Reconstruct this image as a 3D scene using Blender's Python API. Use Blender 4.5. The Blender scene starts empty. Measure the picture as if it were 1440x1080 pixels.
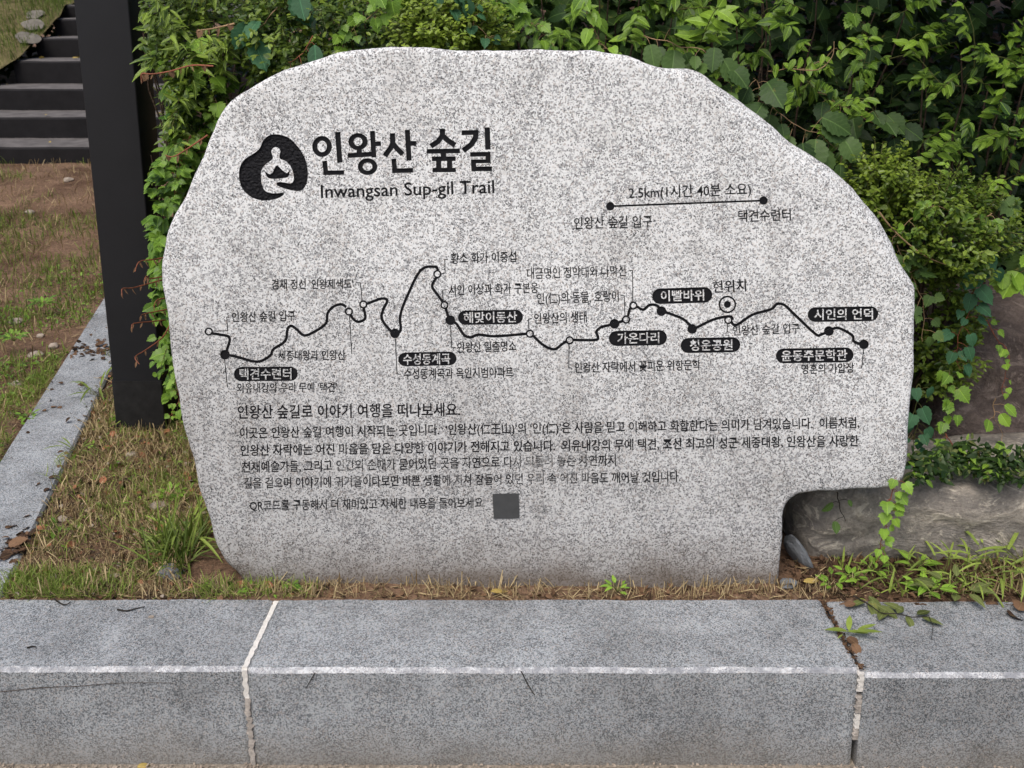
import bpy, bmesh, math, random
import numpy as np
from mathutils import Vector, Matrix, noise
from mathutils.bvhtree import BVHTree
from mathutils.geometry import delaunay_2d_cdt

random.seed(7)
RS = np.random.RandomState(11)
R = math.radians
scene = bpy.context.scene
COL = scene.collection

# ------------------------------------------------------------------ camera
FPX, PITCH, EYE = 1400.0, math.atan(500 / 1400), 1.55
cam_d = bpy.data.cameras.new('camera')
cam_d.sensor_width = 36.0
cam_d.lens = 36.0 * FPX / 1440.0
cam_d.clip_start = 0.05
cam_d.clip_end = 400
cam_d.dof.use_dof = True
cam_d.dof.focus_distance = 2.55
cam_d.dof.aperture_fstop = 9.0
cam = bpy.data.objects.new('camera', cam_d)
COL.objects.link(cam)
cam.location = (0, 0, EYE)
cam.rotation_euler = (math.pi / 2 - PITCH, 0, 0)
scene.camera = cam

# ------------------------------------------------------------------ world, sun, exposure
SUN_EL, SUN_AZ = R(59), R(205)          # azimuth measured clockwise from +Y: behind the camera, to its left
w = bpy.data.worlds.new('World')
scene.world = w
w.use_nodes = True
nt = w.node_tree
sky = nt.nodes.new('ShaderNodeTexSky')
sky.sky_type = 'NISHITA'
sky.sun_disc = False
sky.sun_elevation = SUN_EL
sky.sun_rotation = SUN_AZ
sky.air_density = 1.0
sky.dust_density = 4.0
sky.ozone_density = 1.0
nt.links.new(sky.outputs[0], nt.nodes['Background'].inputs[0])
nt.nodes['Background'].inputs[1].default_value = 0.115
sun_d = bpy.data.lights.new('sun', 'SUN')
sun_d.energy = 1.45
sun_d.angle = R(35)
sun_d.color = (1.0, 0.965, 0.915)
sun = bpy.data.objects.new('sun', sun_d)
COL.objects.link(sun)
sd = Vector((math.sin(SUN_AZ) * math.cos(SUN_EL), math.cos(SUN_AZ) * math.cos(SUN_EL), math.sin(SUN_EL)))
sun.rotation_euler = sd.to_track_quat('Z', 'Y').to_euler()
sun.location = sd * 20
scene.view_settings.view_transform = 'Standard'
scene.view_settings.look = 'None'
scene.view_settings.exposure = 0.40
scene.view_settings.gamma = 1.0
scene.view_settings.use_curve_mapping = False
scene.render.engine = 'CYCLES'
scene.cycles.max_bounces = 6
scene.cycles.transparent_max_bounces = 4

# ------------------------------------------------------------------ helpers
FWD = Vector((0, math.cos(PITCH), -math.sin(PITCH)))
UPV = Vector((0, math.sin(PITCH), math.cos(PITCH)))
EYEP = Vector((0, 0, EYE))

def ray(u, v):
    return FWD + Vector((1, 0, 0)) * ((u - 720) / FPX) + UPV * (-(v - 540) / FPX)

def at_y(u, v, y):            # point seen at (u, v) of the photograph at distance y
    d = ray(u, v)
    return EYEP + d * (y / d.y)

def at_z(u, v, z):            # same on a level plane
    d = ray(u, v)
    return EYEP + d * ((z - EYE) / d.z)

def tag(o, label=None, cat=None, group=None, kind=None):
    if label: o['label'] = label
    if cat: o['category'] = cat
    if group: o['group'] = group
    if kind: o['kind'] = kind
    return o

def empty(name, loc, label=None, cat=None, group=None):
    o = bpy.data.objects.new(name, None)
    o.empty_display_size = 0.1
    o.location = loc
    COL.objects.link(o)
    return tag(o, label, cat, group)

def obj(name, me, parent=None, loc=None):
    """link a mesh whose coordinates are world coordinates (or local when loc is given)"""
    o = bpy.data.objects.new(name, me)
    COL.objects.link(o)
    if loc is not None:
        o.location = loc
    if parent is not None:
        o.parent = parent
        if loc is None:
            o.location = -parent.location
    return o

def mesh_np(name, V, F, mat, tint=None, uv=None, smooth=False):
    """V (n,3), F (m,k) with one k"""
    me = bpy.data.meshes.new(name)
    V = np.asarray(V, dtype=np.float32); F = np.asarray(F, dtype=np.int32)
    k = F.shape[1]
    me.vertices.add(len(V)); me.vertices.foreach_set('co', V.ravel())
    me.loops.add(F.size); me.loops.foreach_set('vertex_index', F.ravel())
    me.polygons.add(len(F))
    me.polygons.foreach_set('loop_start', np.arange(0, F.size, k, dtype=np.int32))
    me.polygons.foreach_set('use_smooth', np.full(len(F), smooth, dtype=bool))
    if tint is not None:
        a = me.attributes.new('tint', 'FLOAT', 'POINT')
        a.data.foreach_set('value', np.asarray(tint, dtype=np.float32))
    if uv is not None:
        l = me.uv_layers.new(name='leaf')
        l.data.foreach_set('uv', np.asarray(uv, dtype=np.float32)[F.ravel()].ravel())
    me.update(calc_edges=True)
    me.materials.append(mat)
    return me

def mesh_py(name, V, F, mat, smooth=False):
    me = bpy.data.meshes.new(name)
    me.from_pydata([tuple(v) for v in V], [], [tuple(f) for f in F])
    me.update()
    me.materials.append(mat)
    if smooth:
        for p in me.polygons: p.use_smooth = True
    return me

def fbm(p, o=4):
    return noise.fractal(Vector(p), 0.9, 2.1, o)

# ------------------------------------------------------------------ materials
def new_mat(name):
    m = bpy.data.materials.new(name)
    m.use_nodes = True
    nt = m.node_tree
    b = nt.nodes['Principled BSDF']
    return m, nt, b

def N(nt, t, **kw):
    n = nt.nodes.new(t)
    for k, v in kw.items():
        if k in n.inputs: n.inputs[k].default_value = v
        else: setattr(n, k, v)
    return n

def mixc(nt, fac, a, b, mode='MIX'):
    n = nt.nodes.new('ShaderNodeMix'); n.data_type = 'RGBA'; n.blend_type = mode
    for s, v in ((n.inputs[0], fac), (n.inputs[6], a), (n.inputs[7], b)):
        if hasattr(v, 'type') and hasattr(v, 'links'): nt.links.new(v, s)
        elif isinstance(v, tuple): s.default_value = v if len(v) == 4 else v + (1,)
        else: s.default_value = v
    return n.outputs[2]

def ramp(nt, src, stops, interp='LINEAR'):
    n = nt.nodes.new('ShaderNodeValToRGB')
    n.color_ramp.interpolation = interp
    e = n.color_ramp.elements
    while len(e) < len(stops): e.new(0.5)
    for x, (p, c) in zip(e, stops):
        x.position = p
        x.color = (c, c, c, 1) if not isinstance(c, tuple) else c + (1,)
    nt.links.new(src, n.inputs[0])
    return n.outputs[0]

def coords(nt, scale=(1, 1, 1), loc=(0, 0, 0), rot=(0, 0, 0)):
    tc = nt.nodes.new('ShaderNodeTexCoord')
    mp = nt.nodes.new('ShaderNodeMapping')
    mp.inputs['Scale'].default_value = scale
    mp.inputs['Location'].default_value = loc
    mp.inputs['Rotation'].default_value = rot
    g = nt.nodes.new('ShaderNodeNewGeometry')
    nt.links.new(g.outputs['Position'], mp.inputs[0])
    return mp.outputs[0]

def noise_t(nt, vec, scale, detail=3, rough=0.55, dist=0.0):
    n = N(nt, 'ShaderNodeTexNoise')
    n.inputs['Scale'].default_value = scale
    n.inputs['Detail'].default_value = detail
    n.inputs['Roughness'].default_value = rough
    n.inputs['Distortion'].default_value = dist
    nt.links.new(vec, n.inputs['Vector'])
    return n.outputs['Fac']

def vor(nt, vec, scale, out='Color', feature='F1', rnd=1.0):
    n = N(nt, 'ShaderNodeTexVoronoi')
    n.feature = feature
    n.inputs['Scale'].default_value = scale
    n.inputs['Randomness'].default_value = rnd
    nt.links.new(vec, n.inputs['Vector'])
    return n.outputs[out]

def math_n(nt, op, a, b=None, clamp=False):
    n = nt.nodes.new('ShaderNodeMath'); n.operation = op; n.use_clamp = clamp
    for s, v in zip(n.inputs, (a, b)):
        if v is None: continue
        if hasattr(v, 'links'): nt.links.new(v, s)
        else: s.default_value = v
    return n.outputs[0]

def bump(nt, b, h, strength, dist):
    n = nt.nodes.new('ShaderNodeBump')
    n.inputs['Strength'].default_value = strength
    n.inputs['Distance'].default_value = dist
    nt.links.new(h, n.inputs['Height'])
    nt.links.new(n.outputs[0], b.inputs['Normal'])

def granite(nt, light, mid, dark, grain, clump=9.0, bias=0.0, cw=0.9):
    """speckled granite: grains of three tones, the dark ones gathered in loose clumps"""
    v = coords(nt)
    jit = nt.nodes.new('ShaderNodeTexNoise'); jit.inputs['Scale'].default_value = grain * 1.3; jit.inputs['Detail'].default_value = 2
    nt.links.new(v, jit.inputs['Vector'])
    va = nt.nodes.new('ShaderNodeVectorMath'); va.operation = 'MULTIPLY_ADD'
    nt.links.new(jit.outputs['Color'], va.inputs[0])
    va.inputs[1].default_value = (0.5 / grain,) * 3
    nt.links.new(v, va.inputs[2])
    sv = va.outputs[0]
    c1 = vor(nt, sv, grain)
    s1 = nt.nodes.new('ShaderNodeSeparateColor'); nt.links.new(c1, s1.inputs[0])
    c2 = vor(nt, sv, grain * 1.9)
    s2 = nt.nodes.new('ShaderNodeSeparateColor'); nt.links.new(c2, s2.inputs[0])
    cl = noise_t(nt, v, clump, 4, 0.65)
    k = math_n(nt, 'ADD', s1.outputs[0], math_n(nt, 'MULTIPLY', math_n(nt, 'SUBTRACT', cl, 0.5 + bias), cw))
    m = ramp(nt, k, [(0.0, 0.0), (0.56, 0.0), (0.78, 1.0), (1.0, 1.0)])
    col = mixc(nt, m, light, mid)
    k2 = math_n(nt, 'ADD', s2.outputs[1], math_n(nt, 'MULTIPLY', math_n(nt, 'SUBTRACT', cl, 0.5 + bias), cw * 0.8))
    m2 = ramp(nt, k2, [(0.0, 0.0), (0.80, 0.0), (0.88, 1.0), (1.0, 1.0)])
    col = mixc(nt, m2, col, dark)
    # slight warm / cool quartz variation
    m3 = ramp(nt, s1.outputs[2], [(0.0, 0.0), (0.8, 0.0), (0.95, 0.35)])
    col = mixc(nt, m3, col, (0.55, 0.47, 0.41))
    return v, col, s1.outputs[0]

LIGHT, MID, DARK = (0.80, 0.81, 0.805), (0.42, 0.425, 0.43), (0.095, 0.097, 0.10)

def stone_colour(nt, worn=0.0):
    v, col, h = granite(nt, LIGHT, MID, DARK, 250, 15.0, -0.01, 0.55)
    sep = nt.nodes.new('ShaderNodeSeparateXYZ'); nt.links.new(v, sep.inputs[0])
    # rain-splashed soil at the foot, and top light's falloff painted as grey over the lower left half
    n1 = noise_t(nt, v, 7, 4)
    z = math_n(nt, 'ADD', sep.outputs[2], math_n(nt, 'MULTIPLY', n1, 0.10))
    foot = ramp(nt, z, [(0.0, 0.85), (0.315, 0.75), (0.36, 0.30), (0.44, 0.0)])
    col = mixc(nt, foot, col, (0.17, 0.125, 0.085), 'MIX')
    n2 = noise_t(nt, v, 2.2, 5, 0.6)
    zz = math_n(nt, 'ADD', sep.outputs[2], math_n(nt, 'MULTIPLY', sep.outputs[0], 0.22))
    zz = math_n(nt, 'ADD', zz, math_n(nt, 'MULTIPLY', math_n(nt, 'SUBTRACT', n2, 0.5), 0.75))
    gry = ramp(nt, zz, [(0.35, 0.50), (0.62, 0.36), (0.88, 0.10), (1.1, 0.0)])
    col = mixc(nt, gry, col, (0.30, 0.285, 0.275), 'MULTIPLY')
    n3 = noise_t(nt, v, 5.0, 6, 0.7)
    st = ramp(nt, n3, [(0.0, 0.0), (0.52, 0.0), (0.70, 0.38)])
    col = mixc(nt, st, col, (0.60, 0.58, 0.55), 'MULTIPLY')
    vs = coords(nt, (7.0, 7.0, 0.8))
    n4 = noise_t(nt, vs, 1.6, 5, 0.65)
    run = ramp(nt, n4, [(0.0, 0.0), (0.53, 0.0), (0.66, 0.26), (0.72, 0.10)])
    col = mixc(nt, run, col, (0.56, 0.53, 0.50), 'MULTIPLY')
    return v, col, h

def mat_stone():
    m, nt, b = new_mat('light_granite')
    v, col, h = stone_colour(nt)
    nt.links.new(col, b.inputs['Base Color'])
    b.inputs['Roughness'].default_value = 0.78
    b.inputs['Specular IOR Level'].default_value = 0.3
    f = noise_t(nt, v, 210, 3, 0.6)
    g = noise_t(nt, v, 22, 3, 0.5)
    hh = math_n(nt, 'ADD', f, math_n(nt, 'MULTIPLY', g, 2.0))
    bump(nt, b, hh, 0.55, 0.0022)
    return m

def mat_paint(name, fade):
    """black paint in the carving, worn through to the stone in places"""
    m, nt, b = new_mat(name)
    v, col, h = stone_colour(nt)
    n1 = noise_t(nt, v, 420, 2, 0.6)
    n2 = noise_t(nt, v, 9.0, 4, 0.65)
    k = math_n(nt, 'ADD', math_n(nt, 'MULTIPLY', n1, 0.7), math_n(nt, 'MULTIPLY', n2, 1.0))
    t = 1.20 - fade
    f = ramp(nt, math_n(nt, 'DIVIDE', k, 1.7), [(0.0, 0.0), (t / 1.7, 0.0), (min(0.99, (t + 0.16) / 1.7), 0.8)])
    c = mixc(nt, f, (0.009, 0.009, 0.011), col)
    nt.links.new(c, b.inputs['Base Color'])
    b.inputs['Roughness'].default_value = 0.62
    b.inputs['Specular IOR Level'].default_value = 0.18
    bump(nt, b, noise_t(nt, v, 160, 3), 0.6, 0.003)
    return m

def mat_kerb(name='kerb_granite', tone=1.0, top=False):
    m, nt, b = new_mat(name)
    L = tuple(c * tone for c in (0.385, 0.408, 0.425)); M = tuple(c * tone for c in (0.185, 0.20, 0.212)); D = tuple(c * tone for c in (0.055, 0.06, 0.067))
    v, col, h = granite(nt, L, M, D, 330, 16.0, -0.03, 0.6)
    n2 = noise_t(nt, v, 3.5, 6, 0.65)
    st = ramp(nt, n2, [(0.0, 0.8), (0.38, 0.6), (0.58, 0.0), (1.0, 0.0)])
    col = mixc(nt, st, col, (0.58, 0.57, 0.56), 'MULTIPLY')
    pale = ramp(nt, noise_t(nt, v, 11, 5, 0.7), [(0.0, 0.0), (0.58, 0.0), (0.75, 0.22)])
    col = mixc(nt, pale, col, (0.62, 0.62, 0.62))
    sep = nt.nodes.new('ShaderNodeSeparateXYZ'); nt.links.new(v, sep.inputs[0])
    z = math_n(nt, 'ADD', sep.outputs[2], math_n(nt, 'MULTIPLY', noise_t(nt, v, 6, 4), 0.12))
    ft = ramp(nt, z, [(0.05, 0.55), (0.11, 0.28), (0.17, 0.0)])
    col = mixc(nt, ft, col, (0.20, 0.17, 0.13))
    nt.links.new(col, b.inputs['Base Color'])
    b.inputs['Roughness'].default_value = 0.8
    b.inputs['Specular IOR Level'].default_value = 0.25
    hh = math_n(nt, 'ADD', noise_t(nt, v, 260, 2, 0.6), math_n(nt, 'MULTIPLY', noise_t(nt, v, 60, 3, 0.5), 1.2))
    bump(nt, b, hh, 0.6, 0.002)
    return m

def mat_arris():
    m, nt, b = new_mat('bruised_granite_edge')
    v, col, h = granite(nt, (0.68, 0.69, 0.70), (0.45, 0.455, 0.47), (0.22, 0.22, 0.24), 330, 14.0, 0.0)
    col = mixc(nt, ramp(nt, noise_t(nt, v, 34, 5, 0.7), [(0.40, 0.0), (0.62, 0.85)]), col, (0.25, 0.26, 0.28))
    nt.links.new(col, b.inputs['Base Color'])
    b.inputs['Roughness'].default_value = 0.85
    bump(nt, b, noise_t(nt, v, 220, 3, 0.6), 0.8, 0.004)
    return m

def mat_rock(name, base, pale, dark, streak, rot=(0, 0, 0)):
    m, nt, b = new_mat(name)
    v = coords(nt, streak, (0, 0, 0), rot)
    v0 = coords(nt)
    a = noise_t(nt, v, 5, 7, 0.65, 1.2)
    col = mixc(nt, ramp(nt, a, [(0.3, 0.0), (0.5, 0.45), (0.62, 1.0)]), dark, base)
    s = noise_t(nt, v, 9, 8, 0.7, 2.0)
    col = mixc(nt, ramp(nt, s, [(0.0, 0.0), (0.54, 0.0), (0.62, 0.75), (0.68, 0.2)]), col, pale)
    f = noise_t(nt, v0, 90, 4, 0.7)
    col = mixc(nt, ramp(nt, f, [(0.35, 0.5), (0.6, 0.0)]), col, (0.35, 0.33, 0.32), 'MULTIPLY')
    nt.links.new(col, b.inputs['Base Color'])
    b.inputs['Roughness'].default_value = 0.85
    hh = math_n(nt, 'ADD', math_n(nt, 'MULTIPLY', a, 1.5), math_n(nt, 'ADD', math_n(nt, 'MULTIPLY', s, 1.0), math_n(nt, 'MULTIPLY', f, 0.35)))
    bump(nt, b, hh, 0.9, 0.012)
    return m

def mat_soil():
    m, nt, b = new_mat('bare_soil')
    v = coords(nt)
    a = noise_t(nt, v, 3.0, 6, 0.65)
    c = mixc(nt, ramp(nt, a, [(0.35, 0.0), (0.65, 1.0)]), (0.115, 0.066, 0.042), (0.29, 0.185, 0.12))
    f = noise_t(nt, v, 70, 5, 0.7)
    c = mixc(nt, ramp(nt, f, [(0.35, 0.75), (0.55, 0.0)]), c, (0.03, 0.02, 0.014))
    g = ramp(nt, noise_t(nt, v, 130, 3, 0.6), [(0.0, 0.0), (0.62, 0.0), (0.7, 0.8)])
    c = mixc(nt, g, c, (0.33, 0.25, 0.17))
    nt.links.new(c, b.inputs['Base Color'])
    b.inputs['Roughness'].default_value = 0.95
    b.inputs['Specular IOR Level'].default_value = 0.1
    bump(nt, b, math_n(nt, 'ADD', f, math_n(nt, 'MULTIPLY', a, 1.0)), 0.9, 0.012)
    return m

def mat_leaf(name, dark, light, vein=None, trans=0.22, rough=0.42, spec=0.35, veins=True):
    m, nt, b = new_mat(name)
    at = nt.nodes.new('ShaderNodeAttribute'); at.attribute_name = 'tint'
    oi = nt.nodes.new('ShaderNodeObjectInfo')
    t = math_n(nt, 'ADD', at.outputs['Fac'], math_n(nt, 'MULTIPLY', math_n(nt, 'SUBTRACT', oi.outputs['Random'], 0.5), 0.45), True)
    col = mixc(nt, t, dark, light)
    v = coords(nt)
    mo = noise_t(nt, v, 60, 3, 0.6)
    col = mixc(nt, ramp(nt, mo, [(0.3, 0.35), (0.6, 0.0)]), col, (0.5, 0.52, 0.35), 'MULTIPLY')
    yl = ramp(nt, noise_t(nt, v, 28, 4, 0.7), [(0.0, 0.0), (0.64, 0.0), (0.70, 0.55)])
    col = mixc(nt, yl, col, (0.30, 0.24, 0.06))
    if veins:
        uvn = nt.nodes.new('ShaderNodeUVMap'); uvn.uv_map = 'leaf'
        s = nt.nodes.new('ShaderNodeSeparateXYZ'); nt.links.new(uvn.outputs[0], s.inputs[0])
        ax = math_n(nt, 'ABSOLUTE', s.outputs[0])
        mid = ramp(nt, ax, [(0.0, 1.0), (0.018, 0.7), (0.03, 0.0)])
        sid = math_n(nt, 'FRACT', math_n(nt, 'MULTIPLY', math_n(nt, 'SUBTRACT', s.outputs[1], math_n(nt, 'MULTIPLY', ax, 0.9)), 6.5))
        sv = ramp(nt, math_n(nt, 'ABSOLUTE', math_n(nt, 'SUBTRACT', sid, 0.5)), [(0.0, 0.55), (0.07, 0.0)])
        ve = math_n(nt, 'MAXIMUM', mid, sv)
        col = mixc(nt, math_n(nt, 'MULTIPLY', ve, 0.45), col, vein or tuple(min(1, c * 1.7 + 0.02) for c in light))
        bump(nt, b, math_n(nt, 'SUBTRACT', 1.0, ve), 0.35, 0.002)
    nt.links.new(col, b.inputs['Base Color'])
    b.inputs['Roughness'].default_value = rough
    b.inputs['Specular IOR Level'].default_value = spec
    tr = nt.nodes.new('ShaderNodeBsdfTranslucent')
    tc = mixc(nt, 1.0, col, (0.95, 1.0, 0.35), 'MULTIPLY')
    nt.links.new(tc, tr.inputs[0])
    mx = nt.nodes.new('ShaderNodeMixShader'); mx.inputs[0].default_value = trans
    nt.links.new(b.outputs[0], mx.inputs[1]); nt.links.new(tr.outputs[0], mx.inputs[2])
    nt.links.new(mx.outputs[0], nt.nodes['Material Output'].inputs[0])
    return m

def mat_plain(name, c, rough=0.7, spec=0.3, var=0.25, scale=20, bumps=0.0):
    m, nt, b = new_mat(name)
    v = coords(nt)
    a = noise_t(nt, v, scale, 5, 0.65)
    col = mixc(nt, ramp(nt, a, [(0.3, 0.0), (0.7, 1.0)]), tuple(x * (1 - var) for x in c), tuple(min(1, x * (1 + var)) for x in c))
    nt.links.new(col, b.inputs['Base Color'])
    b.inputs['Roughness'].default_value = rough
    b.inputs['Specular IOR Level'].default_value = spec
    if bumps: bump(nt, b, noise_t(nt, v, scale * 4, 4), 0.7, bumps)
    return m

M_STONE = mat_stone()
M_PAINT = mat_paint('black_carving_paint', 0.02)
M_PAINT_WORN = mat_paint('worn_carving_paint', 0.20)
M_PAINT_FADED = mat_paint('faded_carving_paint', 0.32)
M_KERB = mat_kerb()
M_KERB_L = mat_kerb('pale_kerb_granite', 1.12)
M_KERB_B = mat_kerb('stained_kerb_granite', 0.9)
M_ARRIS = mat_arris()
M_MORTAR = mat_plain('white_mortar', (0.72, 0.69, 0.64), 0.95, 0.1, 0.15, 70, 0.004)
M_MORTAR_D = mat_plain('soiled_mortar', (0.42, 0.38, 0.34), 0.95, 0.1, 0.4, 60, 0.004)
M_SOIL = mat_soil()
M_ROCK = mat_rock('streaked_gneiss', (0.42, 0.375, 0.31), (0.70, 0.63, 0.51), (0.18, 0.165, 0.15), (1.0, 1.0, 1.7), (0, R(-9), 0))
M_BOULDER = mat_rock('brown_boulder_rock', (0.19, 0.145, 0.12), (0.30, 0.24, 0.20), (0.08, 0.06, 0.052), (1.2, 1.2, 1.5), (0, R(20), 0))
M_POST = mat_plain('black_painted_steel', (0.011, 0.011, 0.013), 0.45, 0.35, 0.12, 8)
M_POSTB = mat_plain('dusty_black_steel', (0.013, 0.0125, 0.0125), 0.6, 0.3, 0.45, 30)
M_TIMBER = mat_plain('black_stained_timber', (0.012, 0.011, 0.012), 0.75, 0.2, 0.3, 9)
M_TREAD = mat_plain('worn_dark_tread', (0.13, 0.12, 0.115), 0.85, 0.2, 0.4, 9)
M_PAVE = mat_plain('dirty_concrete', (0.30, 0.26, 0.21), 0.95, 0.1, 0.35, 60, 0.006)
M_BARK = mat_plain('bark', (0.07, 0.05, 0.035), 0.9, 0.1, 0.4, 30, 0.01)
M_STEM = mat_plain('green_stem', (0.12, 0.13, 0.04), 0.7, 0.2, 0.3, 30)
M_RED = mat_plain('red_stem', (0.26, 0.085, 0.045), 0.6, 0.3, 0.35, 40)
M_TAN = mat_plain('dry_twig', (0.33, 0.22, 0.12), 0.8, 0.2, 0.35, 40)
M_BLACKTWIG = mat_plain('black_twig', (0.03, 0.025, 0.02), 0.8, 0.2, 0.35, 40)
M_DRY = mat_leaf('brown_dry_leaf', (0.045, 0.026, 0.018), (0.27, 0.155, 0.09), (0.30, 0.2, 0.1), 0.08, 0.7, 0.15)
M_YELLOW = mat_leaf('yellow_dry_leaf', (0.36, 0.25, 0.07), (0.48, 0.36, 0.12), None, 0.1, 0.7, 0.15)
M_WILT = mat_leaf('wilted_leaf', (0.05, 0.065, 0.018), (0.16, 0.19, 0.06), None, 0.12, 0.65, 0.2)
M_GRASS = mat_leaf('grass_blade', (0.05, 0.085, 0.015), (0.34, 0.44, 0.09), None, 0.25, 0.5, 0.25, False)
M_STRAW = mat_leaf('straw', (0.17, 0.11, 0.055), (0.60, 0.48, 0.28), None, 0.1, 0.8, 0.15, False)
M_PRIVET = mat_leaf('privet_leaf', (0.030, 0.080, 0.012), (0.26, 0.42, 0.045))
M_NARROW = mat_leaf('narrow_leaf', (0.036, 0.080, 0.012), (0.27, 0.38, 0.050))
M_BOX = mat_leaf('boxwood_leaf', (0.040, 0.085, 0.010), (0.28, 0.38, 0.045), None, 0.2, 0.4, 0.4, False)
M_VINE = mat_leaf('vine_leaf', (0.050, 0.125, 0.016), (0.270, 0.450, 0.050))
M_TEAL = mat_leaf('bluish_leaf', (0.018, 0.060, 0.026), (0.060, 0.165, 0.075), None, 0.12, 0.6, 0.25)
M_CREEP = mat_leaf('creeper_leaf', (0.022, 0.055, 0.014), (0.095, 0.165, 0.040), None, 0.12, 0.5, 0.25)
M_DARKLEAF = mat_leaf('shaded_leaf', (0.012, 0.032, 0.006), (0.050, 0.095, 0.016), None, 0.15, 0.5, 0.3, False)  # darkened leaf greens, the shade inside the hedge put into the colour
M_PEBBLE = mat_plain('pale_pebble', (0.34, 0.285, 0.23), 0.85, 0.2, 0.3, 40, 0.003)
M_SLATE = mat_plain('grey_slate_chip', (0.16, 0.17, 0.18), 0.7, 0.3, 0.25, 40, 0.002)
M_RUST = mat_plain('orange_stone_chip', (0.30, 0.13, 0.07), 0.85, 0.2, 0.35, 40, 0.003)
M_BANKSLAB = mat_plain('mossy_slab', (0.17, 0.155, 0.13), 0.9, 0.1, 0.3, 9)
M_PLATE = mat_plain('dark_metal_plate', (0.055, 0.057, 0.058), 0.5, 0.4, 0.12, 60)

# ------------------------------------------------------------------ ground
KT = 0.254           # top of the front kerb
KF, KB = 1.81, 2.09  # its front and back
FOOT = at_y(60, 230, 8.0)

def sstep(a, b, x):
    t = min(1.0, max(0.0, (x - a) / (b - a)))
    return t * t * (3 - 2 * t)

def gz(x, y, n=True):
    z = 0.247 + (FOOT.z - 0.247) * sstep(0, 1, max(0, min(1, (y - 4.9) / 3.1))) if y < 8 else FOOT.z + (y - 8) * 0.02
    bank = sstep(-1.02, -0.75, x + (y - 3) * 0.12) * sstep(4.3, 5.8, y) * 1.25
    z += bank
    # soil heaped behind the long rock
    z += 0.10 * sstep(0.75, 0.95, x) * sstep(2.36, 2.55, y)
    if n:
        z += 0.010 * fbm((x * 3, y * 3, 0), 4) + 0.004 * noise.noise(Vector((x * 23, y * 23, 0))) + 0.004 * noise.noise(Vector((x * 60, y * 60, 3)))
    if y < 2.15: z = min(z, 0.250)
    return z

def grid(xs, ys, f):
    V = [(x, y, f(x, y)) for y in ys for x in xs]
    n = len(xs)
    F = [(j * n + i, j * n + i + 1, (j + 1) * n + i + 1, (j + 1) * n + i) for j in range(len(ys) - 1) for i in range(n - 1)]
    return V, F

def spread(segs):
    out = [segs[0][0]]
    for a, b, n in segs:
        out += [a + (b - a) * (k + 1) / n for k in range(n)]
    return out

V, F = grid(spread([(-60, -8, 12), (-8, -2, 40), (-2, 2, 300), (2, 8, 40), (8, 60, 12)]),
            spread([(2.07, 3.2, 110), (3.2, 8.2, 80), (8.2, 20, 30), (20, 90, 12)]), gz)
tag(obj('ground', mesh_py('ground', V, F, M_SOIL, True)), 'brown soil with patchy grass behind the granite kerb', kind='structure')
V, F = grid(spread([(-60, 60, 40)]), spread([(-30, 1.0, 10), (1.0, KF + 0.03, 10)]), lambda x, y: 0.004 * noise.noise(Vector((x * 2, y * 2, 0))))
tag(obj('pavement', mesh_py('pavement', V, F, M_PAVE, True)), 'dirty beige concrete pavement in front of the kerb', kind='structure')

# ------------------------------------------------------------------ front kerb: three stones with mortar joints
kerb = empty('granite_kerb', (0, KF, 0), 'long blue-grey granite kerb in front of the engraved stone', 'kerb')
JL = [at_z(386, 846, KT).x, at_z(345, 936, KT).x, at_y(356, 1068, KF).x]    # left joint: x at back, arris, foot
JR = [at_z(1158, 846, KT).x, at_z(1214, 944, KT).x, at_y(1199, 1072, KF).x]

def kerb_piece(xl, xr, ztop, yf, gap, seed):
    """profile from back bottom over the top to front bottom; xl/xr give x of each end at back, arris and foot"""
    c = 0.009
    prof = [(KB - 0.0, -0.05, 0), (KB - 0.0, ztop - 0.01, 0), (KB - 0.006, ztop, 0)]
    nT = 8
    for k in range(1, nT + 1):
        t = k / nT
        prof.append((KB - 0.006 + (yf + c - KB + 0.006) * t, ztop, t))
    prof += [(yf + c * 0.45, ztop - c * 0.35, 1.0), (yf, ztop - c, 1.0)]
    for k in range(1, 7):
        t = k / 6
        prof.append((yf, (ztop - c) * (1 - t) - 0.02 * t, 1 + t))
    def end(xs, t):
        return xs[0] + (xs[1] - xs[0]) * t if t <= 1 else xs[1] + (xs[2] - xs[1]) * (t - 1)
    nx = max(20, int((xr[1] - xl[1]) / 0.009))
    nx = min(nx, 260)
    V, F, MI = [], [], []
    for i in range(nx + 1):
        s = i / nx
        for j, (y, z, t) in enumerate(prof):
            a, b = end(xl, t) + gap / 2, end(xr, t) - gap / 2
            x = a + (b - a) * s
            e = min(s, 1 - s) * (b - a)
            ru = 0.0012 * noise.noise(Vector((x * 9, y * 9, z * 9 + seed))) + 0.0008 * noise.noise(Vector((x * 60, y * 60, z * 60 + seed)))
            ar = 0.0
            if 10 <= j <= 12: ar = 0.0045 * abs(fbm((x * 30, seed, j * 0.4), 3)) + 0.010 * max(0.0, noise.noise(Vector((x * 11, seed, 3))) - 0.32)
            V.append((x + 0.003 * noise.noise(Vector((seed, y * 20, z * 20))), y + ru + ar * 0.7 + (0.004 if e < 0.004 and t >= 1 else 0), z + ru - ar - (0.004 if e < 0.004 and j > 1 else 0)))
    m = len(prof)
    for i in range(nx):
        for j in range(m - 1):
            F.append((i * m + j, (i + 1) * m + j, (i + 1) * m + j + 1, i * m + j + 1))
            MI.append(1 if 10 <= j <= 11 else 0)
    F.append(tuple(range(m))); MI.append(0)
    F.append(tuple(reversed([nx * m + j for j in range(m)]))); MI.append(0)
    me = mesh_py('kerb_stone', V, F, M_KERB)
    me.materials.append(M_ARRIS)
    for p, k in zip(me.polygons, MI): p.material_index = k
    return me

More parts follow.
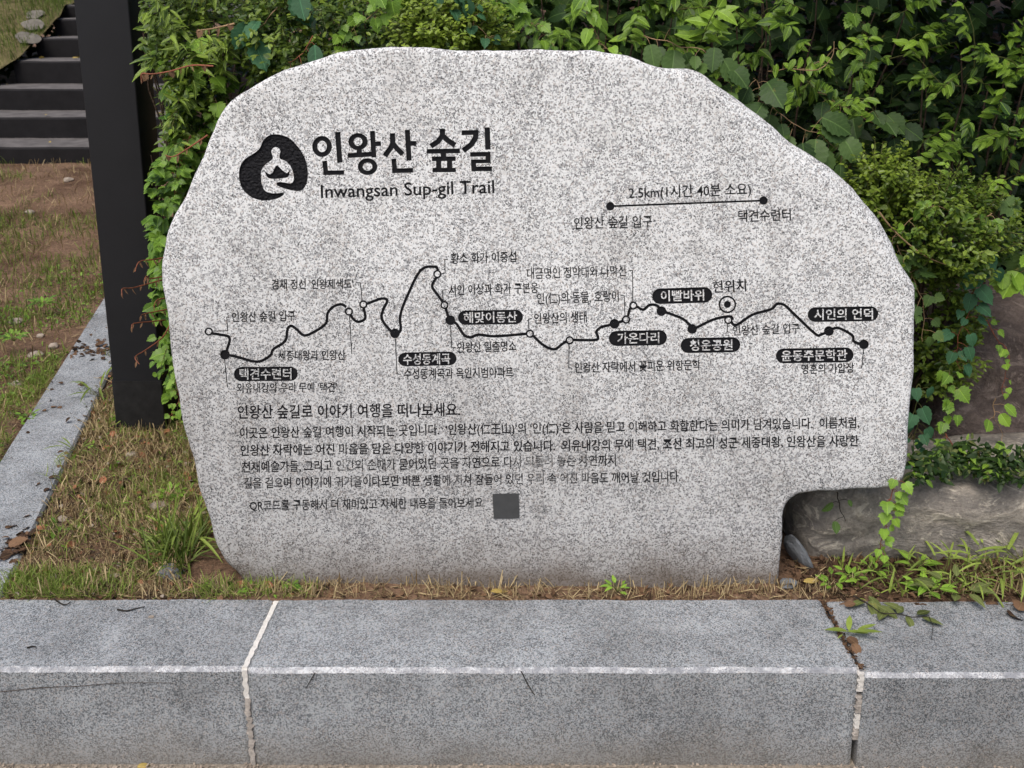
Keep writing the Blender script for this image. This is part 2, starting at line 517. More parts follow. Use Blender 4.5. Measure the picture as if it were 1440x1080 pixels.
far = 3.2
kl = obj('kerb_stone', kerb_piece([-far] * 3, JL, KT, KF, 0.010, 1.3), kerb); kl['label'] = 'left kerb stone with a thin rusty line along its face'
km = obj('kerb_stone', kerb_piece(JL, JR, KT - 0.001, KF - 0.002, 0.010, 5.7), kerb)
M_SWAP = 1
kr = obj('kerb_stone', kerb_piece(JR, [far] * 3, KT - 0.006, KF - 0.012, 0.012, 9.1), kerb)

kr.data.materials[0] = M_KERB_B
def strip(name, pts, width, normal, thick, mat, parent, seed=0.0, rough=0.35):
    """an uneven bar of mortar laid along pts"""
    V, F = [], []
    n = len(pts)
    for i, p in enumerate(pts):
        t = (pts[min(i + 1, n - 1)] - pts[max(i - 1, 0)]).normalized()
        nn = normal[i] if isinstance(normal, list) else normal
        s = t.cross(nn).normalized()
        w = width * (1 + rough * noise.noise(Vector((i * 0.7, seed, 0))) * 2) / 2
        q = p + s * width * rough * noise.noise(Vector((i * 0.45, seed, 5)))
        h = nn * (thick * (0.6 + 0.8 * abs(noise.noise(Vector((i * 0.9, seed, 9))))))
        V += [q - s * w - nn * 0.03, q - s * w * 0.9 + h, q + s * w * 0.9 + h, q + s * w - nn * 0.03]
    for i in range(n - 1):
        for k in range(3):
            F.append((i * 4 + k, i * 4 + k + 1, (i + 1) * 4 + k + 1, (i + 1) * 4 + k))
    F.append((0, 1, 2, 3)); F.append(((n - 1) * 4 + 3, (n - 1) * 4 + 2, (n - 1) * 4 + 1, (n - 1) * 4))
    return obj(name, mesh_py(name, V, F, mat), parent)

def lerp_pts(a, b, n): return [a.lerp(b, k / n) for k in range(n + 1)]
ZU, YF = Vector((0, 0, 1)), Vector((0, -1, 0))
a = Vector((JL[0] + 0.004, KB - 0.012, KT)); b_ = Vector((JL[1], KF + 0.006, KT - 0.001)); c_ = Vector((JL[2], KF - 0.001, 0.0))
strip('mortar_joint', lerp_pts(a, b_, 36), 0.0125, ZU, 0.0012, M_MORTAR, kerb, 1.0, 0.22)
strip('mortar_joint', lerp_pts(Vector((JL[1], KF, KT - 0.005)), Vector((JL[1] + (JL[2] - JL[1]) * 0.3, KF, KT * 0.7)), 12), 0.012, YF, 0.001, M_MORTAR, kerb, 2.0, 0.25)
strip('mortar_joint', lerp_pts(Vector((JL[1] + (JL[2] - JL[1]) * 0.3, KF, KT * 0.7)), c_, 30), 0.0125, YF, 0.003, M_MORTAR_D, kerb, 7.0, 0.5)
def jr(t): return Vector((JR[1] + (JR[2] - JR[1]) * t, KF - 0.003, KT * (1 - t)))
for t0, t1, mt, sd in ((0.04, 0.22, M_MORTAR, 3), (0.27, 0.44, M_MORTAR_D, 4), (0.46, 0.60, M_MORTAR, 5), (0.61, 0.72, M_MORTAR_D, 8)):
    strip('mortar_joint', lerp_pts(jr(t0), jr(t1), 12), 0.0125, YF, 0.003, mt, kerb, sd, 0.3)

# ------------------------------------------------------------------ slanting edging kerb at the left
EZ = 0.262
edge = empty('granite_edging', tuple(at_z(60, 600, EZ)), 'pale grey granite edging running slantwise beside the black post', 'kerb')
el = [at_z(0, 646, EZ), at_z(145, 419, EZ)]      # left edge line on the ground
er = [at_z(42, 760, EZ), at_z(103, 623, EZ)]     # right edge line
ud = (el[1] - el[0]).normalized()
nl = Vector((ud.y, -ud.x, 0))
wid = (er[0] - el[0]).dot(nl); wid2 = (er[1] - el[0]).dot(nl)
wid = (wid + wid2) / 2
def edge_pt(s, k): return el[0] + ud * s + nl * (wid * k)
s_of = lambda u, v: (at_z(u, v, EZ) - el[0]).dot(ud)
cuts = [(s_of(0, 905) - 1.4, s_of(0, 905) - 1.4), (s_of(20, 766), s_of(20, 766) + 0.01), (s_of(112, 490) - 0.03, s_of(112, 490) + 0.0), (s_of(112, 490) + 0.75, s_of(112, 490) + 0.75), (s_of(112, 490) + 1.6,) * 2]
cuts[0] = (cuts[1][0] - 0.26,) * 2
for q in range(4):
    a0, a1 = cuts[q][0] + 0.006, cuts[q + 1][0] - 0.006
    xs = [0, .03, .1, .3, .5, .7, .9, .97, 1]
    n = 46
    V, F = [], []
    rows = [(0, -0.1), (0, -0.008), (0.03, 0)] + [(k, 0) for k in (.15, .3, .5, .7, .85, .97)] + [(1, -0.008), (1, -0.1)]
    for i in range(n + 1):
        s = a0 + (a1 - a0) * i / n
        for k, z in rows:
            p = edge_pt(s, k)
            chip = 0.004 * abs(noise.noise(Vector((s * 25, k * 3, q)))) if z == -0.008 else 0.0
            V.append((p.x, p.y, EZ + z - chip - (0.005 if i in (0, n) else 0) + 0.0015 * noise.noise(Vector((p.x * 8, p.y * 8, q * 3)))))
    m = len(rows)
    for i in range(n):
        for j in range(m - 1):
            F.append((i * m + j, i * m + j + 1, (i + 1) * m + j + 1, (i + 1) * m + j))
    F.append(tuple(reversed(range(m)))); F.append(tuple(n * m + j for j in range(m)))
    obj('kerb_stone', mesh_py('kerb_stone', V, F, M_KERB_L), edge)

def on_edging(x, y):
    p = Vector((x, y, EZ)) - el[0]
    k = p.dot(nl) / wid
    return -0.03 < k < 1.03 and cuts[0][0] < p.dot(ud) < cuts[4][0]

# ------------------------------------------------------------------ black post
pb = at_z(197, 601, 0.262)
PYD = pb.y
def post_mesh():
    bl, br = at_y(164.5, 598, PYD), at_y(232, 601, PYD)
    tl, tr = at_y(103, 0, PYD), at_y(181, 0, PYD)
    wv = (br.x - bl.x + tr.x - tl.x) / 2
    bc = (bl + br) / 2; tc = (tl + tr) / 2
    ax = (tc - bc).normalized()
    return bc, ax, wv
bc, ax, pw = post_mesh()
post = empty('black_post', tuple(bc + Vector((0, 0.09, 0))), 'square black steel post left of the engraved stone', 'post')
def square_tube(c0, c1, w, d, bev, mat, name, parent, mid=None):
    """bevelled square section swept from c0 to c1 (front face centres)"""
    hw = w / 2
    sec = []
    for (sx, sy) in ((-1, 0), (1, 0), (1, 1), (-1, 1)):
        cx = sx * (hw - bev); cy = bev if sy == 0 else d - bev
        a0 = {(-1, 0): 180, (1, 0): 270, (1, 1): 0, (-1, 1): 90}[(sx, sy)]
        for k in range(4):
            a = R(a0 + 30 * k)
            sec.append((cx + bev * math.cos(a), cy + bev * math.sin(a)))
    V, F = [], []
    n = len(sec); m = 12
    for i in range(m + 1):
        c = c0.lerp(c1, i / m)
        for (x, y) in sec: V.append((c.x + x, c.y + y, c.z))
    for i in range(m):
        for j in range(n):
            F.append((i * n + j, i * n + (j + 1) % n, (i + 1) * n + (j + 1) % n, (i + 1) * n + j))
    F.append(tuple(m * n + j for j in range(n)))
    F.append(tuple(reversed(range(n))))
    me = mesh_py(name, V, F, mat, True)
    me.set_sharp_from_angle(angle=R(50))
    return obj(name, me, parent)
square_tube(bc - ax * 0.06, bc + ax * 2.7, pw, pw * 0.98, 0.006, M_POST, 'shaft', post)
square_tube(bc - ax * 0.08 + Vector((0, -0.003, 0)), bc + ax * 0.165 + Vector((0, -0.003, 0)), pw + 0.006, pw * 0.98 + 0.006, 0.006, M_POSTB, 'base_sleeve', post)

# ------------------------------------------------------------------ timber staircase far left
stair = empty('timber_staircase', (FOOT.x, 8.0, FOOT.z), 'dark timber staircase climbing the slope behind the black post', 'stairs')
steps = [  # front top y, riser bottom y, left end px
    (207, 230, -190), (165, 196, -190), (125, 156, -190), (86, 116, 18), (54, 82, 49), (27, 52, 75), (8, 26, 83)]
yy = 8.0
step_tops = []
for k, (vt, vb, ul) in enumerate(steps):
    zt = at_y(60, vt, yy).z; zb = at_y(60, vb, yy).z
    xl = at_y(ul, vt, yy).x; xr = at_y(247, vt, yy).x
    dep = 0.52
    V = []
    n = 14
    bv = 0.015
    prof = [(0, zb - 0.1), (0, zt - bv), (bv, zt)] + [(0.16, zt + 0.012), (dep, zt + 0.02), (dep, zb)]
    for i in range(n + 1):
        x = xl + (xr - xl) * i / n
        for (dy, z) in prof: V.append((x, yy + dy + 0.004 * noise.noise(Vector((x * 2, k, 0))), z + 0.004 * noise.noise(Vector((x * 3, k, 1)))))
    m = len(prof); F = []; MI = []
    for i in range(n):
        for j in range(m - 1):
            F.append((i * m + j, (i + 1) * m + j, (i + 1) * m + j + 1, i * m + j + 1)); MI.append(1 if j >= 2 else 0)
    F.append(tuple(range(m))); F.append(tuple(reversed([n * m + j for j in range(m)]))); MI += [0, 0]
    me = mesh_py('step', V, F, M_TIMBER); me.materials.append(M_TREAD)
    for p, q in zip(me.polygons, MI): p.material_index = q
    obj('step', me, stair)
    step_tops.append((yy, zt, xl, zb))
    yy += 0.50
# grassy bank beside the stairs
def bank_z(x, y):
    zs = [s[1] for s in step_tops]; ys = [s[0] for s in step_tops]
    k = np.interp(y, [7.6, 8.6] + ys[2:] + [13, 20, 60], [FOOT.z - 0.12, FOOT.z + 0.05] + zs[2:] + [zs[-1] + 0.35, zs[-1] + 1.2, zs[-1] + 5])
    edge_x = 0.04 + np.interp(y, [8.6] + [s[0] for s in step_tops[3:]] + [14], [step_tops[3][2] - 0.45] + [s[2] + 0.03 for s in step_tops[3:]] + [step_tops[-1][2] + 0.2])
    return float(k), float(edge_x)
V, F = [], []
ys = spread([(7.6, 12, 50), (12, 30, 20)]); nxx = 40
for y in ys:
    z, ex = bank_z(0, y)
    for i in range(nxx + 1):
        t = i / nxx
        x = ex - 14 * t ** 1.8
        V.append((x, y, z + 0.05 * fbm((x, y, 3), 3) + 0.06 * min(1, (ex - x)) + 0.02))
for j in range(len(ys) - 1):
    for i in range(nxx):
        F.append((j * (nxx + 1) + i + 1, j * (nxx + 1) + i, (j + 1) * (nxx + 1) + i, (j + 1) * (nxx + 1) + i + 1))
bank_me = mesh_py('grass_bank', V, F, mat_plain('mossy_soil', (0.125, 0.105, 0.05), 0.95, 0.1, 0.55, 6, 0.02), True)
tag(obj('grass_bank', bank_me), 'mossy grass bank to the left of the staircase', kind='structure')

# ------------------------------------------------------------------ rocks
def rock(name, corners_front, depth, mat, seed, amp, label, cat, nx=70, nz=26, ny=14, cracks=()):
    """rounded, noise-worn block: corners_front = 4 points (bl, br, tr, tl) of the front face"""
    bl, br, tr, tl = corners_front
    bm = bmesh.new()
    pts = {}
    def P(i, j, k):
        key = (i, j, k)
        if key in pts: return pts[key]
        s, t, d = i / nx, j / nz, k / ny
        p = bl.lerp(br, s).lerp(tl.lerp(tr, s), t) + Vector((0, depth * d, 0))
        c = (bl + tr) / 2 + Vector((0, depth / 2, 0))
        q = Vector((s * 2 - 1, d * 2 - 1, t * 2 - 1))
        f = (abs(q.x) ** 7 + abs(q.y) ** 5 + abs(q.z) ** 5) ** (1 / 6)
        sh = 1.0 / max(1.0, f)
        p = c + (p - c) * (0.25 + 0.75 * sh)
        nv = Vector((q.x ** 5, q.y ** 5, q.z ** 5)).normalized()
        h = fbm((p.x * 3.5 + seed, p.y * 3.5, p.z * 7), 5) * amp + noise.noise(Vector((p.x * 1.4, seed, p.z * 11))) * amp * 0.7
        h -= 0.5 * amp * max(0, 0.12 - abs(noise.noise(Vector((p.x * 4 + seed * 2, p.z * 6, 1))))) / 0.12
        pts[key] = bm.verts.new(p + nv * h)
        return pts[key]
    for i in range(nx):
        for j in range(nz):
            bm.faces.new((P(i, j, 0), P(i + 1, j, 0), P(i + 1, j + 1, 0), P(i, j + 1, 0)))
            bm.faces.new((P(i, j + 1, ny), P(i + 1, j + 1, ny), P(i + 1, j, ny), P(i, j, ny)))
        for k in range(ny):
            bm.faces.new((P(i, nz, k), P(i + 1, nz, k), P(i + 1, nz, k + 1), P(i, nz, k + 1)))
            bm.faces.new((P(i, 0, k + 1), P(i + 1, 0, k + 1), P(i + 1, 0, k), P(i, 0, k)))
    for j in range(nz):
        for k in range(ny):
            bm.faces.new((P(0, j, k + 1), P(0, j, k), P(0, j + 1, k), P(0, j + 1, k + 1)))
            bm.faces.new((P(nx, j, k), P(nx, j, k + 1), P(nx, j + 1, k + 1), P(nx, j + 1, k)))
    me = bpy.data.meshes.new(name); bm.to_mesh(me); bm.free()
    me.materials.append(mat)
    for p in me.polygons: p.use_smooth = True
    o = obj(name, me)
    return tag(o, label, cat)

RY = 2.29
rock('flat_rock', [at_y(1122, 835, RY), at_y(1620, 860, RY), at_y(1620, 690, RY), at_y(1130, 690, RY)], 0.42, M_ROCK, 3.1, 0.016,
     'long low streaked grey-brown rock tucked under the overhang of the engraved stone', 'rock')
rock('boulder', [at_y(1296, 656, 2.72), at_y(1640, 690, 2.72), at_y(1640, 420, 2.80), at_y(1345, 425, 2.80)], 0.5, M_BOULDER, 8.2, 0.022,
     'large dark brown boulder half covered by creepers at the right', 'boulder', 50, 36, 12)
rock('boulder', [at_y(1205, 670, 2.9), at_y(1320, 670, 2.9), at_y(1330, 520, 2.95), at_y(1210, 520, 2.95)], 0.4, M_BOULDER, 12.2, 0.02,
     'dark rock in shade between the engraved stone and the large brown boulder', 'boulder', 26, 30, 8)
rock('broken_rock', [at_y(1094, 840, 2.42), at_y(1135, 840, 2.42), at_y(1150, 690, 2.45), at_y(1080, 690, 2.45)], 0.2, M_ROCK, 21.2, 0.02,
     'crumbly brown rock in the dark gap beside the notch of the engraved stone', 'rock', 16, 26, 8)

# ------------------------------------------------------------------ the engraved stone
LEAN = R(6)
SP0 = Vector((0, 2.166, 0.25))
EV = Vector((0, math.sin(LEAN), math.cos(LEAN)))
EN = Vector((0, -math.cos(LEAN), math.sin(LEAN)))
def uv_of(u, v, back=0.0):
    d = ray(u, v)
    P0 = SP0 - EN * back
    p = EYEP + d * ((P0 - EYEP).dot(EN) / d.dot(EN))
    q = p - P0
    return (q.x, q.dot(EV))
def surf(u, v):          # gentle unevenness of the dressed face
    return 0.0035 * fbm((u * 2.2, v * 2.2, 4.4), 3)
def world(u, v, d=0.0):  # d > 0 = behind the face
    return SP0 + Vector((u, 0, 0)) + EV * v + EN * (surf(u, v) - d)

OUT = [(352,848),(340,808),(318,790),(305,765),(293,720),(283,690),(275,650),(265,620),(256,585),(250,545),(244,510),(240,470),(236,430),(231,400),(228,372),
 (232,345),(237,325),(248,300),(262,275),(270,258),(283,225),(300,185),(310,160),(320,147),(345,128),(370,113),(400,98),(430,88),(455,82),(475,73),
 (505,69),(550,67),(600,67.5),(650,70),(700,71),(760,70),(830,71),(860,77),(885,79),(905,87),(930,95),(960,97),(985,102),(1010,122),(1040,142),
 (1065,162),(1090,180),(1110,200),(1140,220),(1165,235),(1195,260),(1215,285),(1235,310),(1252,340),(1262,365),(1275,385),(1286,405),(1287,440),
 (1284,470),(1285,510),(1280,560),(1277,600),(1276,650),(1272,672),(1255,684),(1230,685),(1190,688),(1150,690),(1125,693),(1108,700),(1100,715),
 (1099,740),(1097,780),(1094,818),(1092,850)]
def bevel_w(px, py):     # how wide the rounding is at this spot of the outline
    if py > 840: return 0.008
    if px > 930 and py < 420:
        k = min(1, (px - 930) / 60) * min(1, (420 - py) / 70)
        return 0.012 + 0.036 * k
    if py < 110: return 0.016
    if px < 400: return 0.014
    if py > 640 and px > 1090: return 0.010
    return 0.013
# resample densely
dense = []
for i in range(len(OUT)):
    a, b = OUT[i], OUT[(i + 1) % len(OUT)]
    L = math.hypot(b[0] - a[0], b[1] - a[1]); n = max(1, int(L / 6))
    for k in range(n):
        t = k / n
        dense.append((a[0] + (b[0] - a[0]) * t, a[1] + (b[1] - a[1]) * t))
# smooth a little, roughen a little
D = np.array(dense)
for _ in range(2):
    D = 0.25 * np.roll(D, 1, 0) + 0.5 * D + 0.25 * np.roll(D, -1, 0)
nO = len(D)
W = np.array([bevel_w(*p) for p in D])
for _ in range(6): W = 0.25 * np.roll(W, 1) + 0.5 * W + 0.25 * np.roll(W, -1)
OV = np.array([uv_of(D[i][0], D[i][1], W[i] * 0.8) for i in range(nO)])
rough = np.array([0.0034 * fbm((p[0] * 14, p[1] * 14, 2), 3) for p in OV])
tan = np.roll(OV, -1, 0) - np.roll(OV, 1, 0)
tan /= np.linalg.norm(tan, axis=1)[:, None]
nor = np.stack([tan[:, 1], -tan[:, 0]], 1)          # candidate normal
area = 0.5 * np.sum(OV[:, 0] * np.roll(OV[:, 1], -1) - np.roll(OV[:, 0], -1) * OV[:, 1])
if area > 0: pass
else: nor = -nor                                      # outward for a clockwise outline
for _ in range(3):
    nor = 0.25 * np.roll(nor, 1, 0) + 0.5 * nor + 0.25 * np.roll(nor, -1, 0)
nor /= np.linalg.norm(nor, axis=1)[:, None]
OV = OV + nor * rough[:, None]
IV = OV - nor * W[:, None]
if area < 0:
    OV, IV, nor, W, D = OV[::-1].copy(), IV[::-1].copy(), nor[::-1].copy(), W[::-1].copy(), D[::-1].copy()

# ---- shapes to carve: each item = (name, label, list of polygons in photo px (with edges), bvh, depth, material)
class Item: pass
items = []
def stroke_poly(pts, w, cap=0.0):
    P = [Vector(p) for p in pts]
    L, Rr = [], []
    for i, p in enumerate(P):
        t = (P[min(i + 1, len(P) - 1)] - P[max(i - 1, 0)])
        if 0 < i < len(P) - 1:
            t = ((P[i + 1] - p).normalized() + (p - P[i - 1]).normalized())
        t.normalize(); n = Vector((-t.y, t.x))
        k = 1.0
        if 0 < i < len(P) - 1:
            c = max(0.5, n.dot(Vector((-(p - P[i - 1]).normalized().y, (p - P[i - 1]).normalized().x))))
            k = 1 / c
        q = p - t * cap if i == 0 else (p + t * cap if i == len(P) - 1 else p)
        L.append(q + n * w / 2 * k); Rr.append(q - n * w / 2 * k)
    return [tuple(v) for v in L + Rr[::-1]]
def quads_of(poly_n):                                # triangles of a stroke polygon (paired sides)
    n = poly_n // 2
    return [(i, i + 1, poly_n - 2 - i, poly_n - 1 - i) for i in range(n - 1)]
def catmull(pts, n=6, closed=False):
    out = []
    m = len(pts)
    rng = range(m if closed else m - 1)
    for i in rng:
        g = lambda k: Vector(pts[k % m]) if closed else Vector(pts[max(0, min(m - 1, k))])
        p0, p1, p2, p3 = g(i - 1), g(i), g(i + 1), g(i + 2)
        for k in range(n):
            t = k / n
            out.append(tuple(0.5 * ((2 * p1) + (p2 - p0) * t + (2 * p0 - 5 * p1 + 4 * p2 - p3) * t * t + (3 * p1 - p0 - 3 * p2 + p3) * t ** 3)))
    if not closed: out.append(tuple(pts[-1]))
    return out
def circ(cx, cy, rx, ry=None, n=20):
    ry = ry or rx
    return [(cx + rx * math.cos(2 * math.pi * k / n), cy + ry * math.sin(2 * math.pi * k / n)) for k in range(n)]

def make_item(name, polys, depth, mat, label=None, minus=None, rings=(), extra_mesh=None, rough_floor=0.0):
    """polys: filled polygons; rings: (outer, inner) polygon pairs; minus: verts/faces mesh cut out; extra_mesh: filled text mesh"""
    it = Item(); it.name, it.depth, it.mat, it.label, it.rough = name, depth, mat, label, rough_floor
    it.cons = []                                     # list of (verts, edges)
    it.pos, it.neg = [], []                          # filled meshes (verts, faces)
    for p in polys:
        n = len(p)
        it.cons.append((p, [(i, (i + 1) % n) for i in range(n)]))
        it.pos.append((p, [tuple(range(n))]))
    for o_, i_ in rings:
        n = len(o_)
        it.cons.append((o_, [(i, (i + 1) % n) for i in range(n)])); it.cons.append((i_, [(i, (i + 1) % n) for i in range(n)]))
        it.pos.append((o_ + i_, [(i, (i + 1) % n, n + (i + 1) % n, n + i) for i in range(n)]))
    for mm in (extra_mesh or []):
        it.cons.append((mm[0], mm[2])); it.pos.append((mm[0], mm[1]))
    for mm in (minus or []):
        it.cons.append((mm[0], mm[2])); it.neg.append((mm[0], mm[1]))
    items.append(it)
    return it

def text_px(s, p0, p1, h, off=0.0, res=2):
    """text as a filled mesh laid along the centre line p0 -> p1 (photo px), glyph height h px"""
    cu = bpy.data.curves.new('text', 'FONT'); cu.body = s; cu.size = 1; cu.resolution_u = res; cu.offset = off
    o = bpy.data.objects.new('text', cu); COL.objects.link(o)
    dg = bpy.context.evaluated_depsgraph_get()
    me = bpy.data.meshes.new_from_object(o.evaluated_get(dg))
    bpy.data.objects.remove(o); bpy.data.curves.remove(cu)
    bm = bmesh.new(); bm.from_mesh(me); bpy.data.meshes.remove(me)
    bmesh.ops.remove_doubles(bm, verts=bm.verts, dist=1e-4)
    bm.verts.ensure_lookup_table()
    xs = [v.co.x for v in bm.verts]; x0, x1 = min(xs), max(xs)
    e1 = Vector((p1[0] - p0[0], p1[1] - p0[1])); ln = e1.length; e1n = e1 / ln
    up = Vector((e1n.y, -e1n.x))
    V = []
    for v in bm.verts:
        X = (v.co.x - x0) / (x1 - x0) * ln; Y = (v.co.y - 0.375) * h / 0.9
        q = Vector(p0) + e1n * X + up * Y
        V.append((q.x, q.y))
    F = [tuple(v.index for v in f.verts) for f in bm.faces]
    E = [(e.verts[0].index, e.verts[1].index) for e in bm.edges if len(e.link_faces) == 1]
    bm.free()
    return (V, F, E)

# emblem
def sc9(pts): return [(320 + x / 9, 170 + y / 9) for x, y in pts]
emb = sc9([(712,928),(685,910),(600,918),(530,908),(470,880),(435,800),(425,720),(425,650),(445,590),(490,545),(545,505),(575,470),(565,430),(555,390),(570,350),(610,332),(650,350),(668,390),(655,440),(665,480),(730,505),(780,550),(805,590),(828,650),(838,720),(828,770),(790,792),(720,780),(640,775),(620,800),(640,825),(720,855),(810,880),(900,885),(960,860),(1000,790),(1018,680),(1005,560),(965,440),(900,340),(810,240),(720,190),(620,170),(540,178),(480,215),(440,270),(415,330),(370,385),(300,430),(220,485),(165,560),(145,660),(155,770),(190,860),(260,935),(350,985),(450,1008),(560,1000),(660,970)])
crown = sc9([(475,640),(510,665),(545,675),(575,645),(600,590),(625,562),(660,590),(700,630),(745,662),(775,640),(785,610),(785,660),(770,705),(730,722),(640,732),(560,732),(515,722),(490,690)])
make_item('emblem', [catmull(emb, 3, True), catmull(crown, 2, True)], 0.0045, M_PAINT, 'black carved emblem of a seated figure in a rounded rock shape', rough_floor=0.0022)
# title, traced stroke by stroke
B = lambda x, y: (430 + x / 10.286, 170 + y / 10.286)
C = lambda x, y: (560 + x / 10.286, 170 + y / 10.286)
K = 1 / 10.286
def st(f, pts, w): return stroke_poly([f(*p) for p in pts], w * K)
def ring(f, cx, cy, ox, oy, ix, iy, n=28):
    c = f(cx, cy)
    return (circ(c[0], c[1], ox * K, oy * K, n), circ(c[0], c[1], ix * K, iy * K, n))
ts = [st(B, [(460,160),(492,605)], 76), st(B, [(272,578),(290,752)], 70), st(B, [(252,752),(555,746)], 66),
 st(B, [(768,395),(775,480)], 75), st(B, [(607,503),(1000,478)], 70), st(B, [(962,145),(985,530)], 72), st(B, [(985,335),(1088,328)], 68),
 st(B, [(1253,178),(1258,330)], 78), st(B, [(1258,322),(1225,395),(1142,508)], 76), st(B, [(1262,330),(1320,400),(1402,485)], 74),
 st(C, [(132,130),(158,575)], 74), st(C, [(150,325),(260,325)], 70), st(B, [(1272,548),(1288,722)], 70), st(B, [(1248,724),(1552,714)], 68),
 st(C, [(640,115),(640,225)], 78), st(C, [(640,212),(575,300),(470,368)], 76), st(C, [(642,215),(720,285),(824,352)], 76),
 st(C, [(413,441),(893,434)], 68), st(C, [(655,460),(655,530)], 78), st(C, [(487,550),(830,547)], 66), st(C, [(585,570),(585,695)], 76), st(C, [(743,570),(743,695)], 76), st(C, [(497,712),(832,710)], 64),
 st(C, [(917,172),(1160,166)], 70), st(C, [(1128,150),(1118,245),(1060,340),(940,432)], 78), st(C, [(1287,93),(1298,415)], 78),
 st(C, [(1040,485),(1336,480)], 66), st(C, [(1300,490),(1302,585)], 74), st(C, [(1052,588),(1338,582)], 56), st(C, [(1090,588),(1094,700)], 74), st(C, [(1058,696),(1357,691)], 66)]
make_item('title_lettering', ts, 0.004, M_PAINT, 'large black carved Korean title', rings=[ring(B, 235,370,143,152,68,82), ring(B, 755,300,140,124,62,60), ring(B, 893,662,142,122,70,58)])
make_item('subtitle_lettering', [], 0.0028, M_PAINT, 'black carved English subtitle', extra_mesh=[text_px('Inwangsan Sup-gil Trail', (451, 268.5), (695, 261.5), 23.5, 0.012, 3)])
# distance scale
make_item('distance_line', [stroke_poly([(858,290),(1073,282)], 2.6), circ(858,290,6), circ(1073.5,282,6)], 0.003, M_PAINT, 'black line with a dot at each end')
def cap(s, p0, p1, h=14.5, mat=None, off=0.018, depth=0.0018, name='caption'):
    make_item(name, [], depth, mat or M_PAINT_WORN, None, extra_mesh=[text_px(s, p0, p1, h, off)])
cap('2.5km(1시간 40분 소요)', (884, 271), (1056, 265.5), 17.5, M_PAINT, 0.014)
cap('인왕산 숲길 입구', (807, 314), (917, 311), 17, M_PAINT_WORN, 0.014)
cap('택견수련터', (1038, 304), (1112, 301.5), 17, M_PAINT_WORN, 0.014)
# route
path1 = [(294,466),(299,469),(321,472.5),(323.5,478),(317,498.5)]
route = [[(297,468),(310,470.5),(321,473),(323,480),(317,498.5)],
 [(317,498.5),(332.5,501.5),(361.7,508.7),(380,500),(384.6,491),(401,479.6),(404.4,463),(409.6,458.3),(417,463),(428,471.7),(443,466),(458.5,454.6),(461,440),(470,430.6),(480.4,428),(487,431.5)],
 [(493.5,443),(497,448.5),(504.4,452.5),(513.8,447.3),(511.5,433.5)],
 [(516.5,427),(536.7,419.8),(544.6,423),(538.8,435.8),(537,448.3),(547,462.5),(555.5,469),(563.5,464),(562.8,444),(573.3,415),(592,379.6),(612,375.2),(615.5,380.5)],
 [(613.5,390.5),(607.7,402.5),(615,414),(622.5,424.5)],
 [(627,434),(629,441),(633.3,450.4),(642,455.6),(652.5,471),(662,474.4),(673.3,470.8),(696,473),(740,469.4)],
 [(749.5,472),(765,485.8),(779.6,491),(790,484),(796.5,480)],
 [(806,477.8),(836,478),(841,474.5),(838.5,466.7),(844.6,460.4),(857,457),(864,455.2),(876,451.2)],
 [(883,444.5),(885.2,435.4),(887.3,433.5)],
 [(895.5,430.8),(904.6,435.4),(913.3,428.8),(923.8,429.6),(930,437.5),(936,439),(950,444),(961,449),(971.7,458.5),(973.3,462.5),(982,459.4),(1001,450),(1019,445.4),(1028,445.5),(1030,450)],
 [(1027.5,452),(1035.5,457),(1058,442.5),(1084,435),(1092.5,427.5),(1103,429),(1115.4,440.4),(1146.7,469.6),(1155,470.6),(1166,465.8),(1173.8,461.9),(1182,462.3),(1198.8,471.7),(1201,480),(1209,483.5),(1215.4,484.6)]]
make_item('route_line', [stroke_poly(catmull(p, 4), 3.9) for p in route], 0.003, M_PAINT, 'winding black carved trail line')
for c in ((294,466),(490.8,438),(511,428),(615,385.4),(625,429),(745.2,469.2),(801,478.3),(880.4,449.3),(890.6,429.6),(1024,450)):
    make_item('stop_ring', [], 0.0028, M_PAINT, rings=[(circ(c[0], c[1], 5.9), circ(c[0], c[1], 3.6))])
for c in ((316.5,498.7),(555.4,468.8),(633.3,450.4),(864,455.2),(930,437.5),(973.3,462.5),(1166,465.8),(1215.4,484.6)):
    make_item('stop_dot', [circ(c[0], c[1], 6.9)], 0.0035, M_PAINT)
make_item('you_are_here_mark', [circ(1022.7, 428, 5)], 0.0035, M_PAINT, 'round target mark for the present spot', rings=[(circ(1022.7, 428, 12.4, n=28), circ(1022.7, 428, 9.9, n=28))])
for ln in ([(300,465.5),(320.4,465),(319,446),(323,446)], [(316,505.5),(320,545)], [(491.5,444),(495,498)], [(500,397.5),(506.7,397.5),(509.5,422)],
           [(556,476),(558.5,526),(564,526)], [(621,385),(626,384),(625.5,365),(630,364.5)], [(623,423),(622.5,408),(628,407.5)], [(633.5,457.5),(635,489),(641,489)],
           [(743.8,463.5),(743,448.5),(748,448)], [(800,484.2),(800,517),(804,517.5)], [(878.8,443.5),(878,416),(873,415)], [(890,423.8),(889.5,380.5),(884,380)],
           [(1023,455.8),(1022.5,466.5),(1026,467)], [(1215,491.8),(1212.5,518),(1208,518)]):
    make_item('leader_line', [stroke_poly(ln, 1.3)], 0.0015, M_PAINT_WORN)
